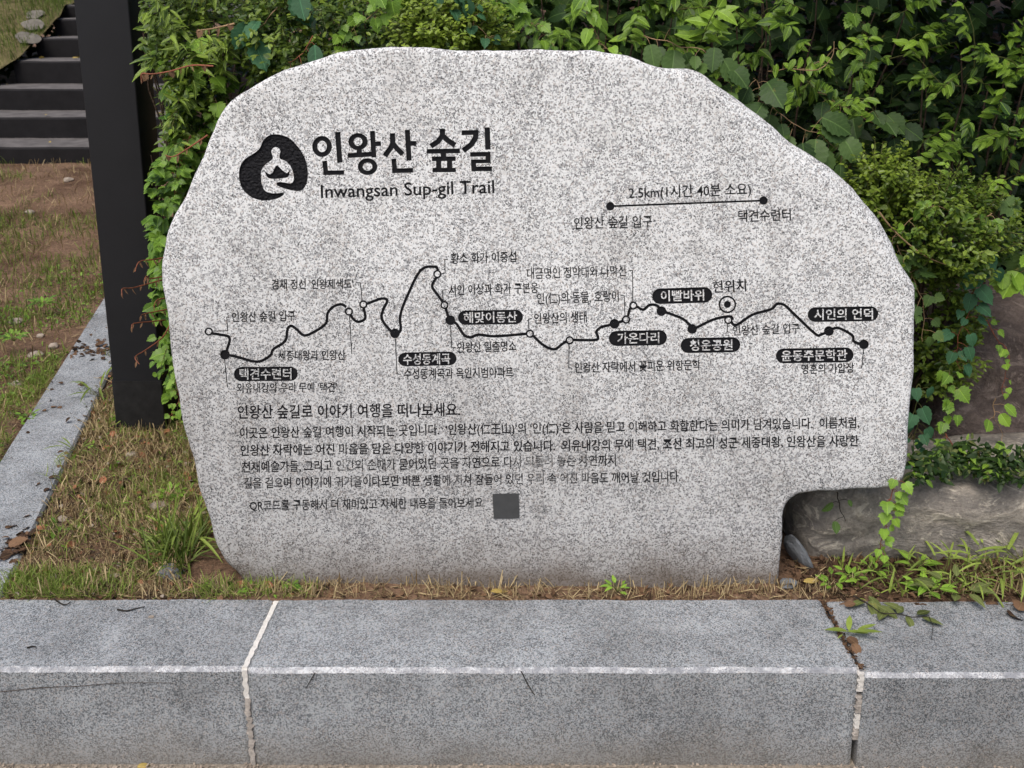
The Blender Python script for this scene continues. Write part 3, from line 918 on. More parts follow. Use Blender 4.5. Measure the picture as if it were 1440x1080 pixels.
# plaques with letters left standing
def pill(s, x0, y0, x1, y1, tx0, tx1, skew=1.2, h=15.0):
    """rounded bar from the left centre to the right centre; text in stone colour"""
    cy0, cy1 = (y0 + y1) / 2 + skew / 2, (y0 + y1) / 2 - skew / 2
    r = (y1 - y0 - skew) / 2
    a = Vector((x0 + r, cy0)); b = Vector((x1 - r, cy1)); P = []
    th = math.atan2(b.y - a.y, b.x - a.x)
    for k in range(9): P.append((b.x + r * math.cos(th - math.pi / 2 + math.pi * k / 8), b.y + r * math.sin(th - math.pi / 2 + math.pi * k / 8)))
    for k in range(9): P.append((a.x + r * math.cos(th + math.pi / 2 + math.pi * k / 8), a.y + r * math.sin(th + math.pi / 2 + math.pi * k / 8)))
    f = lambda x: cy0 + (cy1 - cy0) * (x - x0) / (x1 - x0)
    make_item('place_plaque', [P], 0.0035, M_PAINT, 'black rounded bar with pale Korean lettering', minus=[text_px(s, (tx0, f(tx0)), (tx1, f(tx1)), h, 0.016)], rough_floor=0.0008)
pill('택견수련터', 329, 515.5, 419, 536, 337, 410, 0.5)
pill('수성동계곡', 560, 494.5, 642, 515, 567, 633)
pill('해맞이동산', 644, 435.5, 735.5, 457, 652, 727)
pill('가온다리', 856, 464, 938, 486.5, 868, 927)
pill('이빨바위', 917, 403.5, 1001.5, 427.5, 929, 990, 2)
pill('청운공원', 957, 474, 1041, 496.5, 970, 1030)
pill('시인의 언덕', 1136, 431, 1235.5, 453, 1145, 1228)
pill('윤동주문학관', 1091, 489, 1201, 511, 1099, 1192)
cap('인왕산 숲길 입구', (326, 446), (415, 444), 14.5)
cap("외유내강의 우리 무예 '택견'", (333, 545.5), (474, 544), 13.5, M_PAINT_FADED)
cap("겸재 정선 '인왕제색도'", (382, 400), (497, 399), 14, M_PAINT_WORN)
cap('세종대왕과 인왕산', (391, 500), (486, 499), 14, M_PAINT_WORN)
cap('황소 화가 이중섭', (634, 363.5), (726, 361), 15)
cap('시인 이상과 화가 구본웅', (631, 408), (757, 404.5), 15)
cap('인왕산 일출명소', (643, 489), (726, 486.5), 14.5)
cap('수성동계곡과 옥인시범아파트', (568, 526), (722, 523.5), 14.5)
cap('대금명인 정약대와 나막신', (741, 385), (880, 380.5), 15.5, None, 0.012)
cap('인(仁)의 동물, 호랑이', (755, 420), (870, 416), 16, M_PAINT, 0.012)
cap('인왕산의 생태', (751, 448), (825, 445), 15)
cap('인왕산 자락에서 꽃피운 위항문학', (808, 517), (985, 513), 14.5)
cap('현위치', (1002, 403.5), (1049, 401), 17, M_PAINT_WORN)
cap('인왕산 숲길 입구', (1030, 465), (1125, 461.5), 14, M_PAINT_FADED)
cap('영혼의 가압장', (1127, 519.5), (1202, 517.5), 14)
cap('인왕산 숲길로 이야기 여행을 떠나보세요.', (334, 579.5), (647, 576), 19, M_PAINT, 0.018, name='heading_line')
cap("이곳은 인왕산 숲길 여행이 시작되는 곳입니다.  ‘인왕산(仁王山)’의 ‘인(仁)’은 사람을 믿고 이해하고 화합한다는 의미가 담겨있습니다.  이름처럼,", (337, 609), (1209, 594.5), 15.5, M_PAINT_WORN, 0.018, name='paragraph_line')
cap('인왕산 자락에는 어진 마음을 담은 다양한 이야기가 전해지고 있습니다.  외유내강의 무예 택견, 조선 최고의 성군 세종대왕, 인왕산을 사랑한', (338, 633.5), (1208, 620), 15.5, M_PAINT_WORN, 0.020, name='paragraph_line')
cap('천재예술가들, 그리고 인간의 손때가 묻어있던 곳을 자연으로 다시 되돌려 놓은 사연까지', (340, 657), (866, 646.5), 15.5, M_PAINT_FADED, 0.018, name='paragraph_line')
cap('길을 걸으며 이야기에 귀기울이다보면 바쁜 생활에 지쳐 잠들어 있던 우리 속 어진 마음도 깨어날 것입니다.', (343, 679.5), (957, 670), 15, M_PAINT_FADED, 0.018, name='paragraph_line')
cap('QR코드를 구동해서 더 재미있고 자세한 내용을 들어보세요.', (351, 711), (682, 706.5), 15, M_PAINT_FADED, 0.016, name='paragraph_line')

# ---- triangulate the face with every outline in it
pts, edges = [], []
def add_pts(P, E):
    o = len(pts)
    pts.extend(Vector(p) for p in P)
    edges.extend((a + o, b + o) for a, b in E)
add_pts([tuple(p) for p in IV], [(i, (i + 1) % nO) for i in range(nO)])
boxes = []
for it in items:
    allp = [p for c, _ in it.cons for p in c]
    it.bb = (min(p[0] for p in allp), min(p[1] for p in allp), max(p[0] for p in allp), max(p[1] for p in allp))
    for P, E in it.cons: add_pts([uv_of(*p) for p in P], E)
    def bvh(L):
        V, F = [], []
        for P, Fs in L:
            o = len(V)
            V += [Vector((*uv_of(*p), 0)) for p in P]
            F += [tuple(i + o for i in f) for f in Fs]
        return BVHTree.FromPolygons(V, F) if F else None
    # large concave outlines need a proper fill before they can be tested against
    def fill(L):
        out = []
        for P, Fs in L:
            if len(Fs) == 1 and len(P) > 4:
                r = delaunay_2d_cdt([Vector(p) for p in P], [], [list(range(len(P)))], 1, 1e-6)
                out.append(([tuple(v) for v in r[0]], [tuple(f) for f in r[2]]))
            else: out.append((P, Fs))
        return out
    it.bpos = bvh(fill(it.pos)); it.bneg = bvh(fill(it.neg))
    q0 = uv_of(it.bb[0], it.bb[3]); q1 = uv_of(it.bb[2], it.bb[1])
    it.ub = (q0[0] - .004, q0[1] - .004, q1[0] + .004, q1[1] + .004)
# grid points inside
from mathutils.geometry import intersect_point_tri_2d
def in_poly(P, x, y):
    c = False
    n = len(P); j = n - 1
    for i in range(n):
        if (P[i][1] > y) != (P[j][1] > y) and x < (P[j][0] - P[i][0]) * (y - P[i][1]) / (P[j][1] - P[i][1]) + P[i][0]: c = not c
        j = i
    return c
small = [tuple(p - n * 0.006) for p, n in zip(IV, nor)][::2]
g = 0.017
u0, u1, v0, v1 = IV[:, 0].min(), IV[:, 0].max(), IV[:, 1].min(), IV[:, 1].max()
for j in range(int((v1 - v0) / g) + 1):
    for i in range(int((u1 - u0) / g) + 1):
        x = u0 + i * g + random.uniform(-.3, .3) * g; y = v0 + j * g + random.uniform(-.3, .3) * g
        if in_poly(small, x, y): pts.append(Vector((x, y)))
# rough floor of the emblem needs points
for k in range(2600):
    p = (random.uniform(334, 435), random.uniform(188, 283))
    pts.append(Vector(uv_of(*p)))
cv, ce, cf, _, _, _ = delaunay_2d_cdt(pts, edges, [], 0, 2e-6)
cv = [(v.x, v.y) for v in cv]
inner = [tuple(p) for p in IV]
# classification of triangles
tri_cls = []
UP = Vector((0, 0, -1))
big = [(it.ub, it, n) for n, it in enumerate(items)]
NB = 48
cell = {}
for ub, it, n in big:
    for a in range(int((ub[0] - u0) / (u1 - u0) * NB) - 1, int((ub[2] - u0) / (u1 - u0) * NB) + 2):
        for b in range(int((ub[1] - v0) / (v1 - v0) * NB) - 1, int((ub[3] - v0) / (v1 - v0) * NB) + 2):
            cell.setdefault((a, b), []).append((ub, it, n))
bo = fi = None
r = delaunay_2d_cdt([Vector(p) for p in inner], [], [list(range(nO))], 1, 1e-6)
body_bvh = BVHTree.FromPolygons([Vector((v.x, v.y, 0)) for v in r[0]], [tuple(f) for f in r[2]])
for f in cf:
    x = (cv[f[0]][0] + cv[f[1]][0] + cv[f[2]][0]) / 3; y = (cv[f[0]][1] + cv[f[1]][1] + cv[f[2]][1]) / 3
    if body_bvh.ray_cast(Vector((x, y, 1)), UP)[0] is None:
        tri_cls.append(-2); continue
    k = -1
    for ub, it, n in cell.get((int((x - u0) / (u1 - u0) * NB), int((y - v0) / (v1 - v0) * NB)), ()):
        if ub[0] < x < ub[2] and ub[1] < y < ub[3]:
            if it.bpos.ray_cast(Vector((x, y, 1)), UP)[0] is not None:
                if it.bneg is not None and it.bneg.ray_cast(Vector((x, y, 1)), UP)[0] is not None: continue
                k = n; break
    tri_cls.append(k)

marker = empty('engraved_stone', (0, 2.2, 0.24), 'big pale granite trail marker stone carved with a black route map and Korean text', 'marker stone')
# body: carved face left standing + rounded rim + sides + back
Vb, Fb = [], []
vmap = {}
def bv(i):
    if i not in vmap:
        vmap[i] = len(Vb); Vb.append(world(*cv[i]))
    return vmap[i]
for f, k in zip(cf, tri_cls):
    if k == -1: Fb.append(tuple(bv(i) for i in f))
nface = len(Fb)
rings_ = []
THICK = 0.27
def ring_at(fn):
    s = len(Vb)
    for i in range(nO): Vb.append(fn(i))
    return s
prev = ring_at(lambda i: world(IV[i][0], IV[i][1]))
def rim(i, t):
    a = t * math.pi / 2
    q = IV[i] + nor[i] * (W[i] * math.sin(a))
    return world(q[0], q[1], W[i] * 0.8 * (1 - math.cos(a)))
for t in (0.2, 0.4, 0.6, 0.8, 1.0):
    cur = ring_at(lambda i: rim(i, t))
    for i in range(nO): Fb.append((prev + i, cur + i, cur + (i + 1) % nO, prev + (i + 1) % nO))
    prev = cur
def side(i, t):
    d = 0.03 + (THICK - 0.03) * t
    ins = 0.004 * t + 0.012 * fbm((OV[i][0] * 5, OV[i][1] * 5, d * 7), 3) * min(1, t * 3) - 0.004 * min(1, t * 3)
    if t > 0.9: ins -= 0.02
    q = OV[i] + nor[i] * (ins - 0.012 * min(1, t * 4))
    return world(q[0], q[1], max(d, W[i] * 0.8 + 0.004))
for t in (0.04, 0.15, 0.35, 0.6, 0.85, 1.0):
    cur = ring_at(lambda i: side(i, t))
    for i in range(nO): Fb.append((prev + i, cur + i, cur + (i + 1) % nO, prev + (i + 1) % nO))
    prev = cur
# back cap
capv = [Vector((OV[i][0] - nor[i][0] * .02, OV[i][1] - nor[i][1] * .02)) for i in range(nO)]
r = delaunay_2d_cdt(capv, [], [list(range(nO))], 1, 1e-6)
om = {}
for j, lst in enumerate(r[3]):
    om[j] = prev + lst[0] if lst else None
for f in r[2]:
    if all(om[i] is not None for i in f): Fb.append(tuple(om[i] for i in reversed(f)))
me = bpy.data.meshes.new('stone_body')
me.from_pydata([tuple(v) for v in Vb], [], Fb)
bm = bmesh.new(); bm.from_mesh(me)
bmesh.ops.remove_doubles(bm, verts=bm.verts, dist=5e-6)
bmesh.ops.recalc_face_normals(bm, faces=bm.faces)
bm.to_mesh(me); bm.free()
for p in me.polygons: p.use_smooth = True
me.set_sharp_from_angle(angle=R(40))
me.materials.append(M_STONE)
obj('stone_body', me, marker)
# carved floors and walls
edge_tris = {}
for ti, f in enumerate(cf):
    if tri_cls[ti] == -2: continue
    for a, b in ((f[0], f[1]), (f[1], f[2]), (f[2], f[0])):
        edge_tris.setdefault((min(a, b), max(a, b)), []).append(ti)
floor_tris = {}
for ti, k in enumerate(tri_cls):
    if k >= 0: floor_tris.setdefault(k, []).append(ti)
for k, tl in floor_tris.items():
    it = items[k]
    V, F = [], []
    fm, tm = {}, {}
    rimset = set()
    for ti in tl:
        f = cf[ti]
        for a, b in ((f[0], f[1]), (f[1], f[2]), (f[2], f[0])):
            o_ = [t for t in edge_tris[(min(a, b), max(a, b))] if t != ti]
            if not o_ or tri_cls[o_[0]] != k: rimset.update((a, b))
    def fl(i):
        if i not in fm:
            u, v = cv[i]
            dd = it.depth
            if it.rough and i not in rimset: dd += it.rough * 1.6 * noise.noise(Vector((u * 190, v * 260, 0)))
            fm[i] = len(V); V.append(world(u, v, dd))
        return fm[i]
    def tp(i):
        if i not in tm: tm[i] = len(V); V.append(world(*cv[i]))
        return tm[i]
    for ti in tl:
        f = cf[ti]
        F.append(tuple(fl(i) for i in f))
        for a, b in ((f[0], f[1]), (f[1], f[2]), (f[2], f[0])):
            o_ = [t for t in edge_tris[(min(a, b), max(a, b))] if t != ti]
            if not o_ or tri_cls[o_[0]] == -1:
                F.append((fl(b), fl(a), tp(a), tp(b)))
    o = obj(it.name, mesh_py(it.name, V, F, it.mat), marker)
    if it.label: o['label'] = it.label
# the small dark plate (its printed code is left out)
pl = [(692.5, 694.5), (729.5, 693.5), (730.5, 728), (694.5, 729)]
V = [world(*uv_of(*p), -0.0025) for p in pl] + [world(*uv_of(*p), 0.004) for p in pl]
o = obj('plate', mesh_py('plate', V, [(3, 2, 1, 0), (0, 1, 5, 4), (1, 2, 6, 5), (2, 3, 7, 6), (3, 0, 4, 7)], M_PLATE), marker)
o['label'] = 'small square dark metal plate'
pl2 = [(692.5 + 1.6, 694.5 + 1.6), (729.5 - 1.6, 693.5 + 1.6), (730.5 - 1.6, 728 - 1.6), (694.5 + 1.6, 729 - 1.6)]

# ------------------------------------------------------------------ leaves
def leaf_template(half, fold=0.10, droop=0.18, centre_n=None):
    """half outline (x, y) from base to tip; returns V, F(tris), UV"""
    ys = [p[1] for p in half]
    V, F, UVs = [], [], []
    cy = sorted(set([0.0, 0.35, 0.7, 1.0]))
    n = len(half)
    def z(x, y): return fold * abs(x) * 2 * (1 - abs(x)) - droop * y * y
    mids = [(0, min(1, max(0, p[1]))) for p in half]
    for (x, y) in half: V.append((x, y, z(x, y)))
    for (x, y) in mids: V.append((0, y, z(0, y)))
    for (x, y) in half: V.append((-x, y, z(x, y)))
    for i in range(n - 1):
        F += [(n + i, i, i + 1), (n + i, i + 1, n + i + 1), (2 * n + i, n + i, n + i + 1), (2 * n + i, n + i + 1, 2 * n + i + 1)]
    V = np.array(V, dtype=np.float32)
    return V, np.array(F, dtype=np.int32), V[:, :2].copy()
OVAL = [(0.02,0),(.15,.12),(.235,.32),(.22,.55),(.13,.78),(0.0,1)]
NARR = [(0.01,0),(.09,.15),(.135,.4),(.11,.7),(0.0,1)]
BOXL = [(0.02,0),(.18,.2),(.25,.5),(.18,.82),(0.0,.98)]
LOBE = [(.03,.02),(.20,-.06),(.40,.02),(.37,.11),(.54,.18),(.45,.28),(.58,.43),(.42,.44),(.33,.50),(.37,.64),(.25,.67),(.20,.82),(.09,.85),(0,1.0)]
TOOTH = [(.02,0),(.17,.04),(.29,.14),(.27,.21),(.38,.31),(.34,.39),(.41,.49),(.34,.57),(.34,.68),(.24,.73),(.20,.86),(.09,.90),(0,1)]
HEART = [(.02,.04),(.2,-.06),(.38,.05),(.36,.16),(.44,.28),(.38,.36),(.40,.5),(.30,.58),(.27,.72),(.14,.82),(0,1)]
BLADE = [(.020,0),(.024,.3),(.021,.6),(.012,.85),(0.0,1)]
TP = {'straw': [leaf_template([(.03,0),(.036,.5),(.02,1)], .3, d) for d in (0, .15, -.15, .4)], 'broad': [leaf_template([(.035,0),(.052,.3),(.048,.6),(.026,.85),(0,1)], .2, d) for d in (.2, .45, .7)], 'oval': [leaf_template(OVAL, .10, d) for d in (.05, .22, .4)], 'narrow': [leaf_template(NARR, .12, d) for d in (.05, .25, .45)],
      'box': [leaf_template(BOXL, .14, d) for d in (-.08, .08, .2)], 'lobe': [leaf_template(LOBE, .08, d) for d in (.08, .22, .38)],
      'tooth': [leaf_template(TOOTH, .12, d) for d in (.08, .2, .35)], 'heart': [leaf_template(HEART, .10, d) for d in (.1, .25, .4)],
      'blade': [leaf_template(BLADE, .3, d) for d in (.1, .35, .6, .9)]}

def batch(kind, P, Nn, Dd, S, T):
    """many leaves in one mesh: positions, normals, directions, sizes, tints"""
    Vs, Fs, Us, Ts = [], [], [], []
    off = 0
    tps = TP[kind]
    which = RS.randint(0, len(tps), len(P))
    for k, (tv, tf, tu) in enumerate(tps):
        ix = np.where(which == k)[0]
        if not len(ix): continue
        n = Nn[ix] / np.linalg.norm(Nn[ix], axis=1)[:, None]
        d = Dd[ix] - n * np.sum(Dd[ix] * n, 1)[:, None]
        d /= np.maximum(1e-6, np.linalg.norm(d, axis=1))[:, None]
        r = np.cross(d, n)
        s = S[ix][:, None, None]
        v = P[ix][:, None, :] + s * (tv[None, :, 0:1] * r[:, None, :] + tv[None, :, 1:2] * d[:, None, :] + tv[None, :, 2:3] * n[:, None, :])
        m = len(tv)
        Vs.append(v.reshape(-1, 3))
        Fs.append((tf[None] + (np.arange(len(ix)) * m)[:, None, None] + off).reshape(-1, 3))
        Us.append(np.tile(tu, (len(ix), 1)))
        Ts.append(np.repeat(T[ix], m))
        off += len(ix) * m
    return np.concatenate(Vs), np.concatenate(Fs), np.concatenate(Ts), np.concatenate(Us)

def foliage(name, kind, P, Nn, Dd, S, T, mat, parent=None):
    V, F, t, u = batch(kind, P, Nn, Dd, S, T)
    return obj(name, mesh_np(name, V, F, mat, t, u), parent)

LEAFM = {}
def leaf_mesh(kind, mat, variant, tintk):
    key = (kind, mat.name, variant, tintk)
    if key not in LEAFM:
        tv, tf, tu = TP[kind][variant]
        LEAFM[key] = mesh_np('leaf', tv, tf, mat, np.full(len(tv), tintk / 4.0), tu)
    return LEAFM[key]
def add_leaf(parent, kind, mat, p, n, d, s, tint, name='leaf'):
    n = Vector(n).normalized(); d = Vector(d); d = (d - n * d.dot(n)).normalized(); r = d.cross(n)
    me = leaf_mesh(kind, mat, random.randrange(len(TP[kind])), max(0, min(4, int(round(tint * 4)))))
    o = bpy.data.objects.new(name, me); COL.objects.link(o)
    M = Matrix(((r.x, d.x, n.x, 0), (r.y, d.y, n.y, 0), (r.z, d.z, n.z, 0), (0, 0, 0, 1)))
    o.rotation_mode = 'QUATERNION'
    o.rotation_quaternion = M.to_quaternion()
    o.scale = (s * random.uniform(.9, 1.1), s, s)
    if parent is not None:
        o.parent = parent; o.location = Vector(p) - parent.location
    else: o.location = p
    return o

def tube(pts, r0, r1, sides=5):
    V, F = [], []
    n = len(pts)
    for i, p in enumerate(pts):
        t = (pts[min(i + 1, n - 1)] - pts[max(i - 1, 0)]).normalized()
        a = t.orthogonal().normalized(); b = t.cross(a)
        r = r0 + (r1 - r0) * i / (n - 1)
        for k in range(sides):
            an = 2 * math.pi * k / sides
            V.append(p + a * r * math.cos(an) + b * r * math.sin(an))
    for i in range(n - 1):
        for k in range(sides):
            F.append((i * sides + k, i * sides + (k + 1) % sides, (i + 1) * sides + (k + 1) % sides, (i + 1) * sides + k))
    return V, F
def tubes(name, lst, mat, parent=None):
    V, F = [], []
    for pts, r0, r1 in lst:
        v, f = tube(pts, r0, r1)
        F += [tuple(i + len(V) for i in q) for q in f]; V += v
    return obj(name, mesh_py(name, V, F, mat, True), parent)
def wiggle(a, b, n, amp, seed):
    return [a.lerp(b, k / n) + Vector((noise.noise(Vector((k * .6, seed, 0))), noise.noise(Vector((k * .6, seed, 4))), noise.noise(Vector((k * .6, seed, 8))))) * amp * min(1, k / 1.5, ) for k in range(n + 1)]

def shrub(name, label, cat, px, py, y, rx, rz, ry, kind, mat, size, n_stuff, n_leaf, tint=(0.2, 0.8), spray=0, droopy=0.3, seed=1, group=None, cut=None):
    """a shrub as an uneven ellipsoid of leaves growing in sprigs; px, py, rx, rz in photo pixels at distance y"""
    c = at_y(px, py, y)
    kx = (at_y(px + rx, py, y) - c).x; kz = abs((at_y(px, py - rz, y) - c).z)
    gzv = gz(c.x, y + ry * 0.3, False)
    base = Vector((c.x, y + ry * 0.3, gzv))
    root = empty(name, tuple(base), label, cat, group)
    rs = np.random.RandomState(seed)
    # stems fan out from the base
    st_ = []
    for k in range(9):
        tip = c + Vector((kx * rs.uniform(-.75, .75), ry * rs.uniform(-.5, .5), kz * rs.uniform(.1, .75)))
        st_.append((wiggle(base + Vector((rs.uniform(-.04, .04), 0, -0.02)), tip, 10, 0.04, k + seed), 0.008, 0.002))
    tubes('stem', st_, M_BARK, root)
    # sprigs: short twigs with leaves
    per = 9
    def sprigs(n):
        nsp = max(1, n // per)
        d = rs.normal(size=(nsp, 3)); d[:, 1] = -np.abs(d[:, 1]) * 0.9 + rs.normal(size=nsp) * 0.35
        d /= np.linalg.norm(d, axis=1)[:, None]
        rad = rs.uniform(0.55, 1.06, nsp) ** 0.7
        lump = np.array([1 + 0.36 * noise.noise(Vector((x * 2.3 + seed, yv * 2.3, z * 2.3))) for x, yv, z in d])
        rad = rad * lump
        ctr = np.array(c)[None] + d * rad[:, None] * np.array([kx, ry, kz])[None]
        ax_ = d * np.array([1, 1.2, 0.7])[None] + rs.normal(size=(nsp, 3)) * 0.45 + np.array([0, -0.25, 0.55 - droopy])[None]
        ax_ /= np.linalg.norm(ax_, axis=1)[:, None]
        P = []; Nn = []; Dd = []; S = []; T = []
        Ls = size * rs.uniform(1.6, 3.2, nsp)
        age = rs.uniform(0, 1, nsp)
        for k in range(per):
            f = k / (per - 1)
            side = rs.normal(size=(nsp, 3)); side -= ax_ * np.sum(side * ax_, 1)[:, None]; side /= np.linalg.norm(side, axis=1)[:, None]
            P.append(ctr + ax_ * (Ls * (f - 0.2))[:, None])
            dd = ax_ * (0.4 + 0.7 * f) + side * (1.0 - 0.45 * f) + np.array([0, 0, -droopy * 0.7])[None]
            Dd.append(dd)
            nn = np.array([0, -0.45, 1.0])[None] + rs.normal(size=(nsp, 3)) * 0.42 + ax_ * 0.2
            Nn.append(nn)
            S.append(size * rs.uniform(.65, 1.15, nsp) * (1.0 - 0.35 * f))
            T.append(np.clip(tint[0] + (tint[1] - tint[0]) * (0.55 * age + 0.45 * f) + rs.normal(size=nsp) * 0.08 + 0.12 * (rad - .8), 0, 1))
        return [np.concatenate(a) for a in (P, Nn, Dd, S, T)] + [ctr, ax_, Ls]
    P, Nn, Dd, S, T, ctr, ax_, Ls = sprigs(n_stuff + n_leaf)
    keep = P[:, 2] > 0.24
    keep &= ~((P[:, 1] < 2.50) & (P[:, 0] > -0.82) & (P[:, 0] < 0.9) & (P[:, 2] < 1.5))
    dep = P[:, 1] * math.cos(PITCH) - (P[:, 2] - EYE) * math.sin(PITCH)
    keep &= (720 + FPX * P[:, 0] / dep) > 210 + 12 * rs.uniform(-1, 1, len(P)) + np.clip((EYE - P[:, 2]), 0, 2) * 16
    up_ = (P[:, 1] * math.sin(PITCH) + (P[:, 2] - EYE) * math.cos(PITCH)) / dep
    vv_ = 540 - FPX * up_
    keep &= ~((vv_ > 95) & (vv_ < 232) & ((720 + FPX * P[:, 0] / dep) < 238 + 10 * rs.uniform(-1, 1, len(P))))
    if cut: keep &= cut(P)
    P, Nn, Dd, S, T = P[keep], Nn[keep], Dd[keep], S[keep], T[keep]
    # the nearest ones become leaves of their own
    order = np.argsort(P[:, 1] + rs.uniform(0, 0.10, len(P)) - S * 1.5)
    own = order[:n_leaf]; rest = order[n_leaf:]
    for i in own:
        add_leaf(root, kind, mat, P[i], Nn[i], Dd[i], float(S[i]), float(T[i]))
    if len(rest):
        f = foliage('foliage', kind, P[rest], Nn[rest], Dd[rest], S[rest], T[rest], mat, root); f['kind'] = 'stuff'
    # fine twigs of the sprigs
    tw = [([Vector(ctr[k] - ax_[k] * Ls[k] * .5), Vector(ctr[k] + ax_[k] * Ls[k] * .3), Vector(ctr[k] + ax_[k] * Ls[k] * .85)], 0.0016, 0.0006) for k in range(0, len(ctr), 2) if ctr[k][2] > .25 and 720 + FPX * min(ctr[k][0], ctr[k][0] + ax_[k][0] * Ls[k]) / (ctr[k][1] * math.cos(PITCH) - (ctr[k][2] - EYE) * math.sin(PITCH)) > 226]
    if tw:
        t_ = tubes('twigs', tw[:900], M_STEM, root); t_['kind'] = 'stuff'
    return root

def vine(name, label, cat, line, y, kind, mat, size, n, stem_mat=None, tint=(0.3, 0.9), seed=1, spread_=0.5, stem_r=0.0016, yfun=None, face=(0, -0.8, 0.6), group=None, amp=0.02, order=True):
    """a creeping strand: line in photo px at distance y, leaves on short stalks along it"""
    rs = random.Random(seed)
    pts_px = catmull(line, 6)
    W3 = []
    for i, (u, v) in enumerate(pts_px):
        yv = y if not isinstance(y, tuple) else y[0] + (y[1] - y[0]) * i / (len(pts_px) - 1)
        p = at_y(u, v, yv)
        p += Vector((noise.noise(Vector((i * .3, seed, 0))), noise.noise(Vector((i * .3, seed, 3))), noise.noise(Vector((i * .3, seed, 6))))) * amp * 0.5
        W3.append(p)
    root = empty(name, tuple(W3[0]), label, cat, group)
    tb = [(W3, stem_r, stem_r * 0.5)]
    m = len(W3)
    for k in range(n):
        t = (k + rs.random()) / n * (m - 1)
        i = min(m - 2, int(t)); q = W3[i].lerp(W3[i + 1], t - i)
        tang = (W3[i + 1] - W3[i]).normalized()
        sd_ = tang.cross(Vector((0, -1, 0))).normalized() * rs.choice((-1, 1))
        stalk = (sd_ * rs.uniform(.4, 1.0) + tang * rs.uniform(-.2, .6) + Vector((0, rs.uniform(-.9, -.1), rs.uniform(-.2, .5)))).normalized() * size * spread_ * rs.uniform(.5, 1.3)
        p = q + stalk
        tb.append(([q, q + stalk * .6 + Vector((0, 0, .003)), p], stem_r * .5, stem_r * .4))
        nn = Vector(face) + Vector((rs.gauss(0, .32), rs.gauss(0, .25), rs.gauss(0, .3)))
        dd = stalk.normalized() * 0.6 + Vector((rs.gauss(0, .3), 0, -0.75))
        f = k / max(1, n - 1)
        sz = size * rs.uniform(.55, 1.15) * (1.05 - 0.45 * f if order else 1)
        tt = tint[0] + (tint[1] - tint[0]) * (0.5 * f + 0.5 * rs.random())
        add_leaf(root, kind, mat, p, nn, dd, sz, tt)
    tubes('stem', tb, stem_mat or M_STEM, root)
    return root

# ---- shrubs behind the stone
shrub('narrow_leaved_shrub', 'bushy mid-green shrub with narrow leaves between the post and the top left of the stone', 'shrub', 300, 70, 3.15, 105, 130, 0.40, 'narrow', M_NARROW, 0.056, 1300, 200, (0.0, 0.85), seed=3, droopy=0.35)
shrub('leafy_shrub', 'dark leafy shrub low behind the left edge of the stone', 'shrub', 276, 330, 3.0, 62, 250, 0.28, 'heart', M_VINE, 0.040, 2600, 150, (0.0, 0.6), seed=4)
shrub('boxwood_bush', 'small-leaved yellow-green boxwood rising behind the top left of the stone', 'shrub', 628, 48, 2.86, 74, 62, 0.22, 'box', M_BOX, 0.024, 3800, 260, (0.25, 1.0), seed=5, droopy=-.3)
shrub('boxwood_bush', 'dark boxwood between the big teal leaf and the stone top', 'shrub', 445, 55, 3.0, 120, 70, 0.28, 'box', M_BOX, 0.028, 3600, 160, (0.05, 0.7), seed=6, droopy=-.1)
shrub('boxwood_bush', 'dense small-leaved boxwood beside the right shoulder of the stone', 'shrub', 1300, 322, 2.74, 96, 74, 0.26, 'box', M_BOX, 0.023, 5200, 290, (0.0, 0.72), seed=7, droopy=-.2)
shrub('boxwood_bush', 'sparse boxwood sprigs hugging the right edge of the stone', 'shrub', 1300, 465, 2.84, 52, 95, 0.20, 'box', M_BOX, 0.024, 2600, 130, (0.0, 0.55), seed=8, droopy=.1)
shrub('boxwood_bush', 'small boxwood tuft over the right shoulder of the stone, left of the dense bush', 'shrub', 1232, 262, 2.74, 44, 42, 0.16, 'box', M_BOX, 0.023, 1700, 140, (0.1, 0.8), seed=9, droopy=-.4)
shrub('privet_shrub', 'shaded shrub with oval leaves above the middle of the stone', 'shrub', 840, 10, 3.35, 170, 80, 0.35, 'oval', M_PRIVET, 0.052, 380, 120, (0.0, 0.4), seed=10)
shrub('privet_shrub', 'loose privet with bright leaf tips above the right shoulder of the stone', 'shrub', 1130, 40, 3.2, 170, 110, 0.40, 'oval', M_PRIVET, 0.050, 240, 150, (0.0, 0.55), seed=12)
shrub('privet_shrub', 'privet with upright yellow-green shoots in the top right corner', 'shrub', 1385, 130, 3.0, 105, 120, 0.35, 'oval', M_PRIVET, 0.044, 260, 160, (0.0, 0.75), seed=13)
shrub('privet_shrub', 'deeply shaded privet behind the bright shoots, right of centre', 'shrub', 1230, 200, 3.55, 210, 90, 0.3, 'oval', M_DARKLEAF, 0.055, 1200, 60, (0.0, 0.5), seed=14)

shrub('boxwood_bush', 'dark small-leaved bush between the black post and the upper left edge of the stone', 'shrub', 262, 130, 3.02, 62, 150, 0.24, 'box', M_BOX, 0.030, 3600, 160, (0.0, 0.45), seed=21, droopy=.2)
shrub('leafy_shrub', 'bluish-green leafy bush just behind the upper left edge of the stone', 'shrub', 300, 190, 3.0, 50, 90, 0.2, 'lobe', M_VINE, 0.040, 260, 120, (0.0, 0.5), seed=22, droopy=.5)
